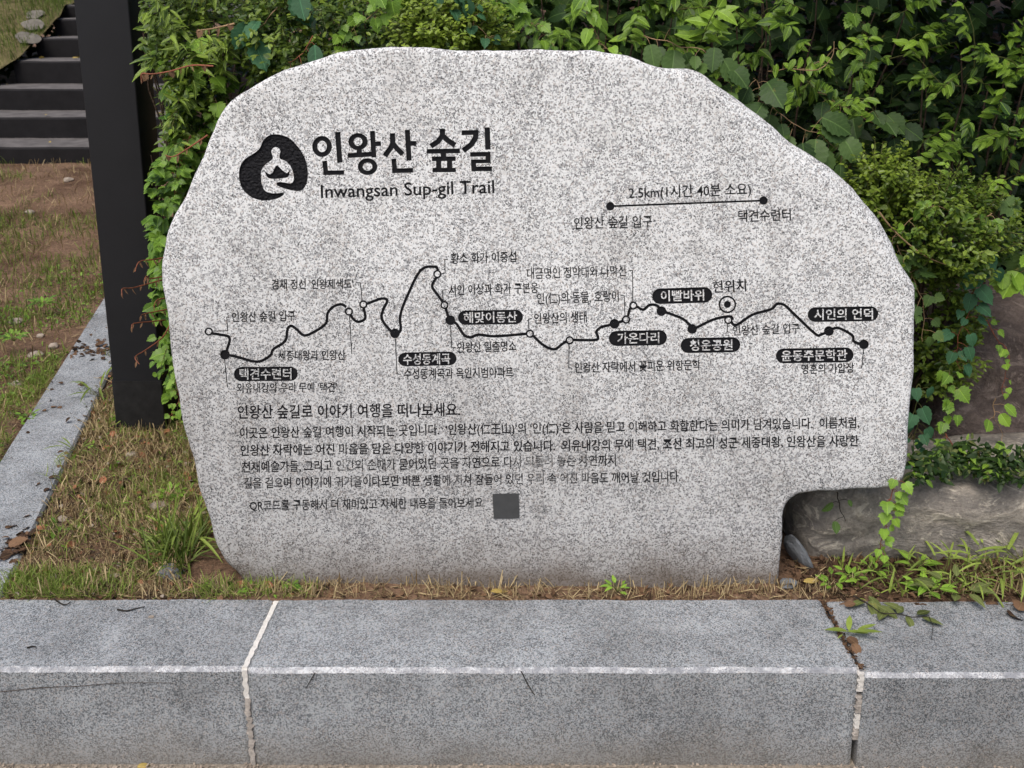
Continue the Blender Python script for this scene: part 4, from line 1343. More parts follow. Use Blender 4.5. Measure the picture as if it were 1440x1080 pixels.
# deep shaded hedge mass behind all of them
def mass(name, label, cat, n, xr, yr, zf, kind, mat, size, tint, seed, kindtag='stuff'):
    rs = np.random.RandomState(seed)
    x = rs.uniform(*xr, n); y = rs.uniform(*yr, n); z0, z1 = zf
    z = rs.uniform(z0, z1, n)
    P = np.stack([x, y, z], 1)
    Nn = np.array([0, -.5, .9])[None] + rs.normal(size=(n, 3)) * .5
    Dd = rs.normal(size=(n, 3)) + np.array([0, -.3, -.4])
    o = foliage(name, kind, P, Nn, Dd, size * rs.uniform(.6, 1.2, n), rs.uniform(*tint, n), mat)
    return tag(o, label, cat, None, kindtag)
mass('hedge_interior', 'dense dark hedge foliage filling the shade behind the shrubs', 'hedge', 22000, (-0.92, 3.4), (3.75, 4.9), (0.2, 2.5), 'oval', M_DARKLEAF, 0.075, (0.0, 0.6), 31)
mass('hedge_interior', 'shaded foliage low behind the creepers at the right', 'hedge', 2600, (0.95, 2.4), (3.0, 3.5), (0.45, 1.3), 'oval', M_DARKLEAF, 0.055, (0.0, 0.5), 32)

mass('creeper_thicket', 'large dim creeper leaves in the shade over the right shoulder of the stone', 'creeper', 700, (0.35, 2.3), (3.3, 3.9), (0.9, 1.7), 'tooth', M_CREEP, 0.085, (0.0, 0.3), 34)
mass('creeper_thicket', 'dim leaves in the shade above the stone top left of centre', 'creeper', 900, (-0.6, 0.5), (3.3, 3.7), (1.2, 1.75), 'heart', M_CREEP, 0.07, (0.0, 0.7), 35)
# creepers
VG = None
def L(x): return x
vine('creeper', 'bright green lobed creeper hanging beside the upper left edge of the stone', 'creeper', [(268,60),(292,100),(300,140),(298,190),(286,215)], 2.86, 'lobe', M_VINE, 0.052, 20, M_TAN, (0.55, 1.0), 2)
vine('creeper', 'green creeper leaves climbing down between the post and the stone edge', 'creeper', [(268,190),(254,230),(244,290),(252,330),(250,380)], 2.8, 'heart', M_VINE, 0.036, 30, M_RED, (0.0, 0.5), 3)
vine('creeper', 'young creeper with pale leaves low at the left foot of the stone', 'creeper', [(250,380),(249,440),(250,500),(249,560),(240,585)], 2.55, 'lobe', M_VINE, 0.026, 30, M_RED, (0.4, 0.9), 4)
vine('creeper', 'bluish large-leaved creeper at the top left above the stone', 'creeper', [(410,-30),(395,5),(360,45),(330,60)], 2.78, 'tooth', M_TEAL, 0.080, 7, M_TAN, (0.4, 1.0), 5, order=False)
vine('creeper', 'dark trio of leaves against the top left curve of the stone', 'creeper', [(440,50),(425,75),(405,90)], 2.7, 'oval', M_TEAL, 0.085, 4, M_RED, (0.3, 0.7), 6, order=False)
vine('creeper', 'green lobed creeper above the left part of the stone top', 'creeper', [(560,-20),(530,15),(500,40),(475,62)], 2.75, 'lobe', M_VINE, 0.046, 20, M_TAN, (0.2, 0.8), 7)
vine('creeper', 'bluish round-leaved creeper just left of centre over the stone top', 'creeper', [(620,-20),(650,10),(672,35),(688,58)], 2.70, 'heart', M_TEAL, 0.044, 13, M_TAN, (0.3, 0.9), 8)
vine('creeper', 'lobed creeper in front of the dark gap over the stone top', 'creeper', [(690,-20),(720,15),(745,30),(770,55),(765,65)], 2.85, 'lobe', M_VINE, 0.042, 24, M_TAN, (0.1, 0.6), 9)
vine('creeper', 'bright creeper tuft standing on the middle of the stone top', 'creeper', [(830,-10),(826,20),(838,45),(845,62),(860,68)], 2.68, 'heart', M_VINE, 0.046, 18, M_TAN, (0.35, 0.9), 10)
vine('creeper', 'large toothed dark leaves over the right shoulder of the stone', 'creeper', [(905,50),(945,62),(985,70),(1010,90),(1030,120)], 2.72, 'tooth', M_CREEP, 0.078, 13, M_TAN, (0.3, 0.9), 11, order=False)
vine('creeper', 'dark toothed creeper leaves following the sloping right edge of the stone', 'creeper', [(1060,110),(1080,140),(1110,170),(1150,190),(1185,215)], 2.74, 'tooth', M_CREEP, 0.080, 17, M_TAN, (0.1, 0.8), 12, order=False)
vine('creeper', 'broad shaded creeper leaves left of the boxwood at the right', 'creeper', [(1150,130),(1190,150),(1230,175),(1280,190)], 2.95, 'tooth', M_CREEP, 0.085, 12, M_TAN, (0.0, 0.5), 13, order=False)
vine('creeper', 'large grey-green lobed leaves at the right margin above the boulder', 'creeper', [(1395,290),(1410,320),(1430,345),(1460,360)], 2.66, 'lobe', M_CREEP, 0.095, 7, M_TAN, (0.4, 1.0), 14, order=False)
vine('creeper', 'light green pointed leaves at the right margin above the boulder', 'creeper', [(1470,370),(1440,380),(1415,395),(1400,400)], 2.6, 'tooth', M_VINE, 0.075, 9, M_TAN, (0.6, 1.0), 15, order=False)
vine('creeper', 'bluish-green creeper draped down left of the brown boulder', 'creeper', [(1390,360),(1372,400),(1362,440),(1345,480),(1350,520)], 2.58, 'heart', M_TEAL, 0.052, 20, M_RED, (0.3, 1.0), 16)
vine('creeper', 'green lobed creeper hanging straight down beside the right edge of the stone', 'creeper', [(1335,520),(1342,560),(1330,600),(1325,640),(1312,668)], 2.52, 'lobe', M_VINE, 0.042, 26, M_STEM, (0.35, 0.85), 17)
vine('creeper', 'bluish creeper clinging to the right edge of the stone near its lower corner', 'creeper', [(1292,540),(1290,580),(1286,620),(1282,670)], 2.44, 'heart', M_TEAL, 0.046, 17, M_STEM, (0.5, 1.0), 18)
vine('creeper', 'small bright leaves scattered on the front of the brown boulder', 'creeper', [(1385,450),(1405,480),(1420,500),(1412,530),(1410,555)], 2.63, 'lobe', M_VINE, 0.030, 10, M_RED, (0.5, 1.0), 19)
vine('creeper', 'three bright leaves at the foot of the brown boulder', 'creeper', [(1400,560),(1396,585),(1412,610)], 2.58, 'tooth', M_VINE, 0.060, 4, M_TAN, (0.6, 0.9), 20, order=False)
vine('creeper', 'yellow-green creeper hanging over the long flat rock', 'creeper', [(1262,672),(1252,700),(1248,730),(1240,760),(1236,785)], 2.20, 'lobe', M_VINE, 0.032, 19, M_RED, (0.6, 1.0), 21)
vine('creeper', 'three dark leaves dangling on a thread in front of the long flat rock', 'creeper', [(1177,692),(1180,712),(1189,730)], 2.25, 'tooth', M_CREEP, 0.034, 3, M_BLACKTWIG, (0.6, 1.0), 22, order=False, spread_=0.7)
vine('creeper', 'creeper sprig with red stalk reaching right under the boulder', 'creeper', [(1330,610),(1350,640),(1380,655),(1420,660),(1450,670)], 2.45, 'oval', M_VINE, 0.036, 24, M_RED, (0.2, 0.7), 23)
vine('creeper', 'pale shoots arching out of the dark at the right of centre', 'creeper', [(1080,100),(1120,95),(1150,90),(1172,70)], 2.9, 'oval', M_PRIVET, 0.045, 16, M_TAN, (0.7, 1.0), 24)
vine('creeper', 'creeper leaves climbing over the dense boxwood at the right', 'creeper', [(1395,300),(1360,310),(1320,290),(1290,300),(1262,330),(1250,360)], 2.56, 'tooth', M_VINE, 0.038, 22, M_TAN, (0.1, 0.7), 61)
vine('creeper', 'dark broad leaves along the stone edge under the boxwood', 'creeper', [(1262,345),(1275,375),(1285,395),(1300,430),(1296,480)], 2.56, 'lobe', M_CREEP, 0.055, 16, M_TAN, (0.3, 1.0), 62)
vine('creeper', 'trailing lobed creeper from the top margin into the dark upper right', 'creeper', [(1210,-20),(1205,20),(1220,60),(1212,105),(1225,140)], 2.95, 'lobe', M_VINE, 0.042, 22, M_STEM, (0.1, 0.6), 63)
# arching privet shoots, bright against the dark
def shoot(px, py, dx, dy, y, n, size, tint, seed, label, mat=None, kind='oval'):
    rs = random.Random(seed)
    a = at_y(px, py, y + .08); b = at_y(px + dx, py + dy, y)
    root = empty('leafy_shoot', tuple(a), label, 'shoot', None)
    ax_ = (b - a)
    pts_ = [a + ax_ * t + Vector((0, -0.02 * math.sin(math.pi * t), 0.02 * math.sin(math.pi * t))) for t in (0, .25, .5, .75, 1)]
    tubes('stem', [(pts_, .0016, .0007)], M_STEM, root)
    for k in range(n):
        t = 0.15 + 0.85 * k / (n - 1)
        q = a.lerp(b, t)
        sgn = 1 if k % 2 else -1
        sd_ = Vector((ax_.z, 0, -ax_.x)).normalized() * sgn
        d = ax_.normalized() * (0.5 + t * .6) + sd_ * (1.1 - .7 * t) + Vector((0, rs.uniform(-.7, .1), rs.uniform(-.2, .3)))
        nn = Vector((rs.gauss(0, .3), -0.7, .75 + rs.gauss(0, .2)))
        add_leaf(root, kind, mat or M_PRIVET, q, nn, d, size * rs.uniform(.75, 1.15) * (1.1 - .3 * t), tint + rs.uniform(-.15, .15))
    return root
for i, (px, py, dx, dy, y, n, sz, ti, lab) in enumerate([
    (985, 60, 25, -50, 2.72, 10, .070, .85, 'long bright pointed shoot above the stone top, right of centre'),
    (1008, 60, -2, -38, 2.85, 12, .046, .55, 'whorl of pointed leaves above the right shoulder of the stone'),
    (1060, 35, 30, -22, 2.95, 9, .052, .45, 'mid green shoot near the top edge right of the whorl'),
    (1180, 75, 45, -22, 2.8, 11, .042, .85, 'yellow-green shoot in the middle of the dark upper right'),
    (1265, 70, 42, -22, 2.8, 9, .050, 1.0, 'brightest yellow shoot against the black upper right'),
    (1370, 95, -16, -90, 2.75, 11, .036, .8, 'tall thin upright shoot at the upper right'),
    (1440, 110, -50, -30, 2.75, 14, .042, .8, 'leafy shoot leaning left at the right margin'),
    (1430, 100, 10, -70, 2.8, 12, .046, .7, 'upright shoot in the top right corner'),
    (1235, 165, -50, -25, 2.8, 11, .042, .6, 'green shoot arching left above the shoulder creepers'),
    (1160, 160, 60, -20, 2.74, 10, .040, .6, 'green shoot pointing right above the stone edge'),
    (1300, 235, 45, -45, 2.72, 11, .044, .7, 'feathery shoot rising above the dense boxwood'),
    (1350, 290, -20, -60, 2.66, 9, .030, .95, 'thin yellow sprig standing up from the dense boxwood'),
    (1390, 270, 50, -25, 2.68, 10, .036, .95, 'yellow-green sprig right of the boxwood'),
    (1200, 225, -40, -45, 2.74, 10, .045, .35, 'dark green shoot just over the sloping stone edge'),
    (1420, 190, -45, 10, 2.8, 9, .048, .7, 'drooping shoot at the right margin'),
    (1395, 170, 20, -50, 2.78, 10, .044, .75, 'shoot with pale leaves below the top right corner'),
    (880, 60, 15, -40, 2.8, 9, .048, .6, 'short pointed shoot above the middle of the stone'),
    (235, 100, -15, -45, 2.95, 10, .050, .7, 'pale shoot right beside the black post'),
    (330, 40, 45, -30, 2.9, 11, .048, .9, 'pale narrow-leaved shoot at the top left'),
    (250, 60, 30, -50, 2.95, 11, .050, .8, 'narrow-leaved shoot left of the large teal leaf'),
    (230, 240, 25, -40, 2.75, 8, .038, .7, 'small fresh shoot beside the post at mid height')]):
    shoot(px, py, dx, dy, y, n, sz, ti, 100 + i, lab, M_NARROW if px < 400 else None, 'narrow' if px < 400 else 'oval')

# red creeping stems reaching from the stone edge across the post
tend = []
tl_ = [([(236,361),(216,365),(196,368),(190,382)], 'upper red stem arching from the stone edge over the post'),
       ([(232,388),(212,392),(206,388),(202,396)], 'short red stem under the topmost one over the post'),
       ([(234,392),(205,400),(186,405),(172,406),(172,416)], 'longest red stem hooking down over the post'),
       ([(240,420),(222,421),(216,432)], 'tiny red stem between the longer ones over the post'),
       ([(232,450),(215,452),(188,455),(186,462)], 'level reddish stem at mid height over the post'),
       ([(236,435),(205,441),(198,444)], 'thin rusty stem crossing the edge of the post'),
       ([(240,455),(228,475),(205,492),(190,502),(196,512)], 'slanting red stem with a small leaf low on the post')]
for k, (ln, lab) in enumerate(tl_):
    P3 = [at_y(u, v, 2.62 - 0.02 * i) for i, (u, v) in enumerate(catmull(ln, 4))]
    root = empty('tendril', tuple(P3[0]), lab, 'tendril')
    tubes('stem', [(P3, .0021, .0010)], M_RED, root)
    for j in range(5):
        q = P3[1 + int((len(P3) - 2) * (j + .5) / 5)]
        add_leaf(root, 'narrow', M_DRY, q, (random.gauss(0, .5), -1, .2), (random.gauss(0, .4), 0, -1), .018, .8)
for k, (ln, lab) in enumerate([([(300,93),(270,92),(240,100),(215,104),(199,104),(200,116)], 'red withered stem reaching left across the post near the top'),
                               ([(330,33),(300,40),(278,43)], 'tan bare twig at the top left'),
                               ([(292,190),(270,205),(245,220),(232,218)], 'red stem drooping beside the upper left edge of the stone')]):
    P3 = [at_y(u, v, 2.60) for u, v in catmull(ln, 4)]
    root = empty('tendril', tuple(P3[0]), lab, 'tendril')
    tubes('stem', [(P3, .0024, .0012)], M_RED if k != 1 else M_TAN, root)
    for j in range(9 if k == 0 else 4):
        q = P3[1 + int((len(P3) - 2) * (j + .5) / 9)] if k == 0 else P3[1 + int((len(P3) - 2) * (j + .5) / 4)]
        add_leaf(root, 'lobe' if j % 3 == 0 else 'narrow', M_DRY, q, (random.gauss(0, .5), -1, .2), (random.gauss(0, .5), 0, -1), random.uniform(.012, .024), .7)
# woody runner over the right shoulder
P3 = [at_y(u, v, 2.52) for u, v in catmull([(1236,298),(1255,322),(1280,345),(1305,362),(1335,374)], 5)]
r_ = empty('tendril', tuple(P3[0]), 'orange-tan runner crossing the boxwood at the right edge of the stone', 'tendril'); tubes('stem', [(P3, .0026, .0012)], M_TAN, r_)
P3 = [at_y(u, v, 2.80) for u, v in catmull([(1115,97),(1150,98),(1170,80),(1173,58)], 5)]
r_ = empty('tendril', tuple(P3[0]), 'thin bare curved stem against the dark upper right', 'tendril'); tubes('stem', [(P3, .0017, .001)], M_TAN, r_)

# ------------------------------------------------------------------ trees behind (give the hedge its shade)
def tree(name, label, x, y, h, cr, cz, n, seed, size=0.11, mat=None, back=0.0):
    rs = np.random.RandomState(seed)
    root = empty(name, (x, y + back, gz(x, y, False) if y < 6 else FOOT.z), label, 'tree')
    b0 = Vector(root.location) - Vector((0, 0, .1))
    top = b0 + Vector((rs.uniform(-.2, .2), -back * .6, h * .8))
    lst = [(wiggle(b0, top, 12, .12, seed), 0.11, 0.04)]
    for k in range(9):
        s = b0.lerp(top, rs.uniform(.75, .98)); e = s + Vector((rs.uniform(-1, 1) * cr * .8, rs.uniform(-1, 1) * cr * .8, rs.uniform(.1, .9) * cz))
        lst.append((wiggle(s, e, 8, .1, seed + k), .035, .008))
    tubes('trunk', lst, M_BARK, root)
    nc = 70
    cc = rs.normal(size=(nc, 3)); cc /= np.linalg.norm(cc, axis=1)[:, None]
    cc = cc * (rs.uniform(.25, 1, nc) ** .5)[:, None] * np.array([cr, cr, cz]) + np.array([x, y, h])
    idx = rs.randint(0, nc, n)
    P = cc[idx] + rs.normal(size=(n, 3)) * np.array([.26, .26, .17])
    Nn = np.array([0, -.2, 1.])[None] + rs.normal(size=(n, 3)) * .5
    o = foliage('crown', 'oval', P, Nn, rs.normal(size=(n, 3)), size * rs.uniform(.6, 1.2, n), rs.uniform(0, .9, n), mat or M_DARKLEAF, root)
    o['kind'] = 'stuff'
tree('broadleaf_tree', 'broadleaved tree shading the hedge right behind the middle of the stone', 0.75, 4.5, 3.0, 1.5, 0.7, 18000, 41, back=1.4)
tree('broadleaf_tree', 'broadleaved tree shading the hedge behind the upper right corner', 1.9, 4.1, 2.85, 1.85, 0.62, 26000, 42, back=1.8)
tree('broadleaf_tree', 'broadleaved tree overhanging the far end of the hedge beside the stairs', -0.3, 8.5, 4.0, 1.4, 1.2, 6000, 43, .12)
tree('broadleaf_tree', 'dark tree on the slope beyond the top of the stairs', -5.0, 14.5, 3.6, 2.6, 1.9, 9000, 44, .16)
tree('broadleaf_tree', 'dark tree on the slope left of the stairs', -8.5, 14.0, 3.6, 2.4, 2.0, 8000, 45, .16)
mass('woodland', 'dark undergrowth beyond the top of the staircase', 'woodland', 9000, (-14, 1), (13.0, 15.0), (0.9, 3.6), 'oval', M_DARKLEAF, 0.20, (0.0, 0.6), 33)

# ------------------------------------------------------------------ grass, straw, litter
def scatter_ground(n, fx, fy, dens, seed):
    rs = np.random.RandomState(seed)
    out = []
    while len(out) < n:
        x = rs.uniform(*fx); y = fy[0] + (fy[1] - fy[0]) * rs.uniform(0, 1)
        if dens(x, y) > rs.uniform(0, 1): out.append((x, y, gz(x, y)))
    return np.array(out)
def under_stone(x, y): return -0.83 < x < 0.72 and 2.16 < y < 2.46
def on_left(x, y):
    return (Vector((x, y, EZ)) - el[0]).dot(nl) < 0
def over_edging(x, y):
    q = Vector((x, y, EZ)) - el[0]
    return on_edging(x, y) and not (q.dot(nl) / wid > 0.80 - 0.35 * max(0, noise.noise(Vector((x * 5, y * 5, 2)))) and y > 2.75)
def green_d(x, y):
    if y < KB + 0.004 or under_stone(x, y) or over_edging(x, y): return 0
    if x > 0.72 and 2.27 < y < 2.75: return 0
    d = 0.16 + 1.7 * noise.noise(Vector((x * 2.3, y * 2.3, 7)))  + 0.5 * noise.noise(Vector((x * 9, y * 9, 2)))
    if on_left(x, y): d += 0.45
    if y > 5.9: d -= 0.8 * sstep(5.9, 6.8, y)
    p = at_z(30, 825, .25)
    d += 1.1 * max(0, 1 - math.hypot((x - p.x) / .12, (y - p.y) / .06))
    p = at_z(285, 745, .25)
    d += 1.4 * max(0, 1 - math.hypot((x - p.x) / .14, (y - p.y) / .14))
    if x > -0.6 and y < 2.2: d -= .3
    return max(0.0, min(1, d))
def grass_patch(name, label, n, fx, fy, dens, size, seed, tint, lie=0.5, mat=None, kind='blade', zoff=0.0):
    P = scatter_ground(n, fx, fy, dens, seed)
    rs = np.random.RandomState(seed + 1)
    yaw = rs.uniform(0, 2 * math.pi, n)
    # blade stands along direction d, leaning
    ln = np.abs(rs.normal(0, lie, n))
    d = np.stack([np.cos(yaw) * np.sin(ln), np.sin(yaw) * np.sin(ln), np.cos(ln)], 1)
    nn = np.stack([-np.cos(yaw) * np.cos(ln), -np.sin(yaw) * np.cos(ln), np.sin(ln)], 1) * -1 + rs.normal(size=(n, 3)) * .2
    P[:, 2] += zoff
    o = foliage(name, kind, P, -nn, d, size * rs.uniform(.35, 1.25, n), np.clip(rs.uniform(*tint, n), 0, 1), mat or M_GRASS)
    return tag(o, label, 'grass', None, 'stuff')
grass_patch('grass', 'short patchy grass on the soil around the left edging and the post', 24000, (-1.9, -0.45), (KB, 4.2), green_d, .040, 51, (0.2, 1.0), .75)
grass_patch('grass', 'sparse grass on the slope between the edging and the stairs', 16000, (-4.6, -1.0), (3.6, 8.0), green_d, .055, 52, (0.0, .8), .9, None, 'straw')
grass_patch('grass', 'tall green grass tuft at the left foot of the stone', 260, (at_z(235, 745, .25).x, at_z(322, 745, .25).x), (2.20, 2.42), lambda x, y: 0 if under_stone(x, y) else max(0, 1 - math.hypot((x - at_z(290, 740, .25).x) / .17, (y - 2.32) / .17)), .115, 53, (0.0, .6), .95)
grass_patch('grass', 'bright short grass at the left end of the soil by the kerb', 1500, (-1.25, -0.92), (KB + .004, 2.20), lambda x, y: 1 if x < -1.02 else .4, .04, 54, (0.55, 1.0), .6)
def straw_d(x, y):
    if y < KB + 0.004 or under_stone(x, y) or on_edging(x, y): return 0
    if x > 0.72 and 2.27 < y < 2.8: return 0
    return max(0, min(1, .7 + 1.2 * noise.noise(Vector((x * 3, y * 3, 17)))))
grass_patch('dry_straw', 'dry straw and cut grass lying on the soil behind the kerb', 26000, (-1.9, 1.7), (KB, 3.6), straw_d, .040, 55, (0.0, 1.0), 1.35, M_STRAW, 'straw', .004)
grass_patch('dry_straw', 'dry grass on the slope below the stairs', 8000, (-4.6, -1.0), (3.2, 7.9), straw_d, .06, 56, (0.0, .9), 1.3, M_STRAW, 'straw', .004)
grass_patch('dry_straw', 'dry stubble in the narrow strip between stone and kerb', 1700, (-.85, .8), (KB + .004, 2.165), lambda x, y: 1, .030, 57, (0.1, 1.0), 1.5, M_STRAW, 'straw')
# green / mossy bank by the stairs
nb = 16000
rs = np.random.RandomState(5)
by = rs.uniform(8.0, 12.5, nb); bx = []; bz = []
for y in by:
    z, ex = bank_z(0, y); x = ex - 4 * rs.uniform(0, 1) ** 1.3
    bx.append(x); bz.append(z + 0.05 * fbm((x, y, 3), 3) + 0.06 * min(1, (ex - x)) + 0.02)
P = np.stack([np.array(bx), by, np.array(bz)], 1)
yaw = rs.uniform(0, 6.28, nb); lean = np.abs(rs.normal(0, .8, nb))
dd = np.stack([np.cos(yaw) * np.sin(lean), np.sin(yaw) * np.sin(lean), np.cos(lean)], 1)
tag(foliage('grass', 'straw', P, np.stack([np.cos(yaw), np.sin(yaw), np.zeros(nb)], 1) + .1, dd, .075 * rs.uniform(.4, 1.2, nb), rs.uniform(0, .45, nb), M_GRASS), 'mossy grass on the bank left of the stairs', 'grass', None, 'stuff')

# broad weeds at the right foot, behind the kerb
def weed(u, v, n, size, tint, seed, label, kind='blade', mat=None, z=.25, spread_=.9, up=.7):
    rs_ = random.Random(seed)
    p = at_z(u, v, z)
    root = empty('weed', tuple(p), label, 'weed')
    stems = []
    for k in range(n):
        a = 2 * math.pi * (k + rs_.random()) / n
        d = Vector((math.cos(a) * spread_, math.sin(a) * spread_ * .8, up * rs_.uniform(.5, 1.3)))
        q = p + Vector((math.cos(a), math.sin(a), 0)) * size * .05
        if kind != 'blade':
            q2 = p + d.normalized() * size * rs_.uniform(.5, 1.3)
            stems.append(([p, p.lerp(q2, .5) + Vector((0, 0, .004)), q2], .0012, .0007)); q = q2
        nn = Vector((-math.cos(a) * .4, -math.sin(a) * .4 - .25, 1))
        add_leaf(root, kind, mat or M_GRASS, q, nn, d, size * rs_.uniform(.7, 1.2), tint + rs_.uniform(-.2, .2), 'leaf')
    if stems: tubes('stem', stems, M_STEM, root)
    return root
for i, (u, v, n, s, t, kd, mt, lab) in enumerate([
    (1195, 815, 9, .028, .7, 'oval', M_VINE, 'small round-leaved weed right of the stone foot'),
    (1232, 806, 8, .026, .6, 'oval', M_VINE, 'little bright weed below the hanging creeper'),
    (1262, 822, 10, .055, .6, 'broad', M_GRASS, 'grassy weed behind the right kerb stone joint'),
    (1290, 800, 9, .032, .75, 'oval', M_VINE, 'leafy weed against the foot of the flat rock'),
    (1325, 812, 12, .062, .8, 'broad', M_GRASS, 'broad-bladed grass weed in front of the flat rock'),
    (1362, 822, 12, .065, .7, 'broad', M_GRASS, 'crab grass spreading over the right kerb stone'),
    (1398, 812, 12, .085, .85, 'broad', M_GRASS, 'long-bladed bright grass near the right margin'),
    (1440, 800, 12, .095, .8, 'broad', M_GRASS, 'tall broad grass cut by the right margin'),
    (1385, 790, 8, .06, .9, 'broad', M_GRASS, 'small pale grass plant by the rock at the right'),
    (1345, 836, 8, .05, .6, 'oval', M_WILT, 'limp weed lying at the kerb edge on the right'),
    (1170, 826, 8, .03, .6, 'oval', M_VINE, 'tiny clover-like weed beside the kerb joint'),
    (868, 832, 8, .022, .7, 'oval', M_VINE, 'tiny green seedling between stone and kerb'),
    (1303, 835, 10, .036, .7, 'oval', M_VINE, 'leafy weed hanging its leaves toward the right kerb stone'),
    (1305, 690, 14, .045, .6, 'oval', M_VINE, 'leafy weed on top of the flat rock beside the stone corner'),
    (1345, 678, 14, .045, .5, 'oval', M_VINE, 'ground creeper on top of the flat rock under the boulder'),
    (1395, 672, 14, .050, .4, 'oval', M_WILT, 'olive leafy weed on the flat rock at the right'),
    (1430, 690, 12, .055, .3, 'oval', M_WILT, 'dull green weed on the rock at the right margin'),
    (240, 592, 8, .07, .6, 'broad', M_GRASS, 'grass tuft at the foot of the black post'),
    (180, 600, 7, .05, .8, 'broad', M_GRASS, 'small grass plant in front of the black post'),
    (140, 560, 12, .075, .6, 'broad', M_GRASS, 'grass clump between the edging and the post'),
    (240, 700, 16, .028, .6, 'oval', M_VINE, 'row of small leaves lying left of the stone foot'),
    (262, 765, 10, .08, .75, 'broad', M_GRASS, 'broad green blades at the lower left corner of the stone'),
    (110, 640, 10, .05, .5, 'broad', M_GRASS, 'grass lapping over the slanting edging'),
    (40, 590, 16, .026, .5, 'oval', M_VINE, 'broad-leaved weed left of the edging'),
    (20, 480, 18, .036, .5, 'oval', M_VINE, 'patch of broad weeds on the slope at the left margin'),
    (60, 430, 18, .038, .4, 'oval', M_VINE, 'low weeds on the slope left of the post'),
    (120, 330, 14, .06, .4, 'broad', M_GRASS, 'grass tuft on the slope in the middle distance')]):
    zz = .25
    if 660 < v < 700 and u > 1200: zz = at_y(u, v, 2.42).z
    elif v < 500: zz = .30
    w_ = weed(u, v, n, s, t, 300 + i, lab, kd, mt, zz)

# crab-grass blades and wilted sprig lying over the right kerb
def lying_leaf(parent, u, v, ang, s, kind, mat, tint, z=KT + .004, lift=.15):
    p = at_z(u, v, z)
    d = Vector((math.cos(ang), math.sin(ang), .02))
    return add_leaf(parent, kind, mat, p, (random.gauss(0, lift), random.gauss(0, lift) - .1, 1), d, s, tint)
sp = empty('wilted_sprig', tuple(at_z(1215, 838, KT)), 'wilted olive sprig lying across the right kerb stone', 'sprig')
line = [(1200,838),(1222,850),(1240,862),(1262,863),(1285,868),(1306,866)]
P3 = [at_z(u, v, KT + .008) for u, v in catmull(line, 4)]
tubes('stem', [(P3, .0018, .001), ([at_z(u, v, KT + .006) for u, v in ((1306,866),(1312,880),(1310,900))], .0009, .0006)], M_BLACKTWIG, sp)
for (u, v, an, s) in ((1222,838,-1.2,.055),(1226,845,-1.7,.06),(1235,852,-.9,.055),(1245,858,-2.2,.05),(1262,862,.9,.04),(1275,866,-1.4,.04),(1290,864,.5,.045),(1296,868,-.6,.05),(1268,858,2.4,.045),(1215,845,-2.6,.045)):
    lying_leaf(sp, u, v, an, s, 'oval', M_WILT, random.uniform(.3, 1))
gs = empty('grass_sprout', tuple(at_z(1190, 890, KT)), 'fresh green sprout growing out of the right kerb joint', 'weed')
for (u, v, an, s) in ((1192,888,.15,.055),(1192,888,2.9,.05),(1194,887,1.2,.05),(1202,888,-.35,.06),(1185,892,-2.5,.02),(1206,886,.3,.05)):
    lying_leaf(gs, u, v, an, s, 'narrow', M_GRASS, .8, KT + .01, .3)
for (u, v, an, s, t, lab) in ((1192,896,-1.0,.03,.6,'rusty dry leaf wedged in the right kerb joint'), (1200,905,-1.4,.03,.4,'small brown leaf below it in the right kerb joint'), (1188,852,.2,.028,.7,'brown leaf beside the top of the right kerb joint'), (1420,865,.4,.055,.3,'curled brown leaf on the right kerb stone'), (1432,858,.9,.05,.5,'brown leaf on the kerb at the right margin')):
    tag(lying_leaf(None, u, v, an, s, 'tooth', M_DRY, t), lab, 'leaf').name = 'fallen_leaf'
# black twig debris on the left kerb
for k, (ln, lab) in enumerate([([(165,857),(178,859),(190,856),(204,853)], 'black twig lying on the left kerb stone'), ([(76,842),(86,849),(94,850),(99,846)], 'thin twig poking over the back of the left kerb stone'), ([(38,911),(46,909),(51,910)], 'tiny dark scrap on the left kerb stone')]):
    P3 = [at_z(u, v, KT + .003) for u, v in catmull(ln, 3)]
    V, F = tube(P3, .0022, .001)
    tag(obj('twig', mesh_py('twig', V, F, M_BLACKTWIG, True)), lab, 'twig')
for k, (pa, lab) in enumerate([([(443,946),(436,958),(430,968)], 'dark curved stalk stuck to the front of the middle kerb stone'), ([(733,944),(742,962),(752,978)], 'thin dark scratch-like stalk on the face of the middle kerb stone')]):
    P3 = [at_y(u, v, KF - .004) for u, v in catmull(pa, 3)]
    V, F = tube(P3, .0013, .0007)
    tag(obj('twig', mesh_py('twig', V, F, M_BLACKTWIG, True)), lab, 'twig')
P3 = [at_y(u, v, KF - .0015) for u, v in catmull([(0,973),(60,967),(110,965),(160,961),(215,960),(248,961)], 4)]
V, F = tube(P3, .0008, .0004)
o = obj('rust_line', mesh_py('rust_line', V, F, M_BARK, True), kerb)

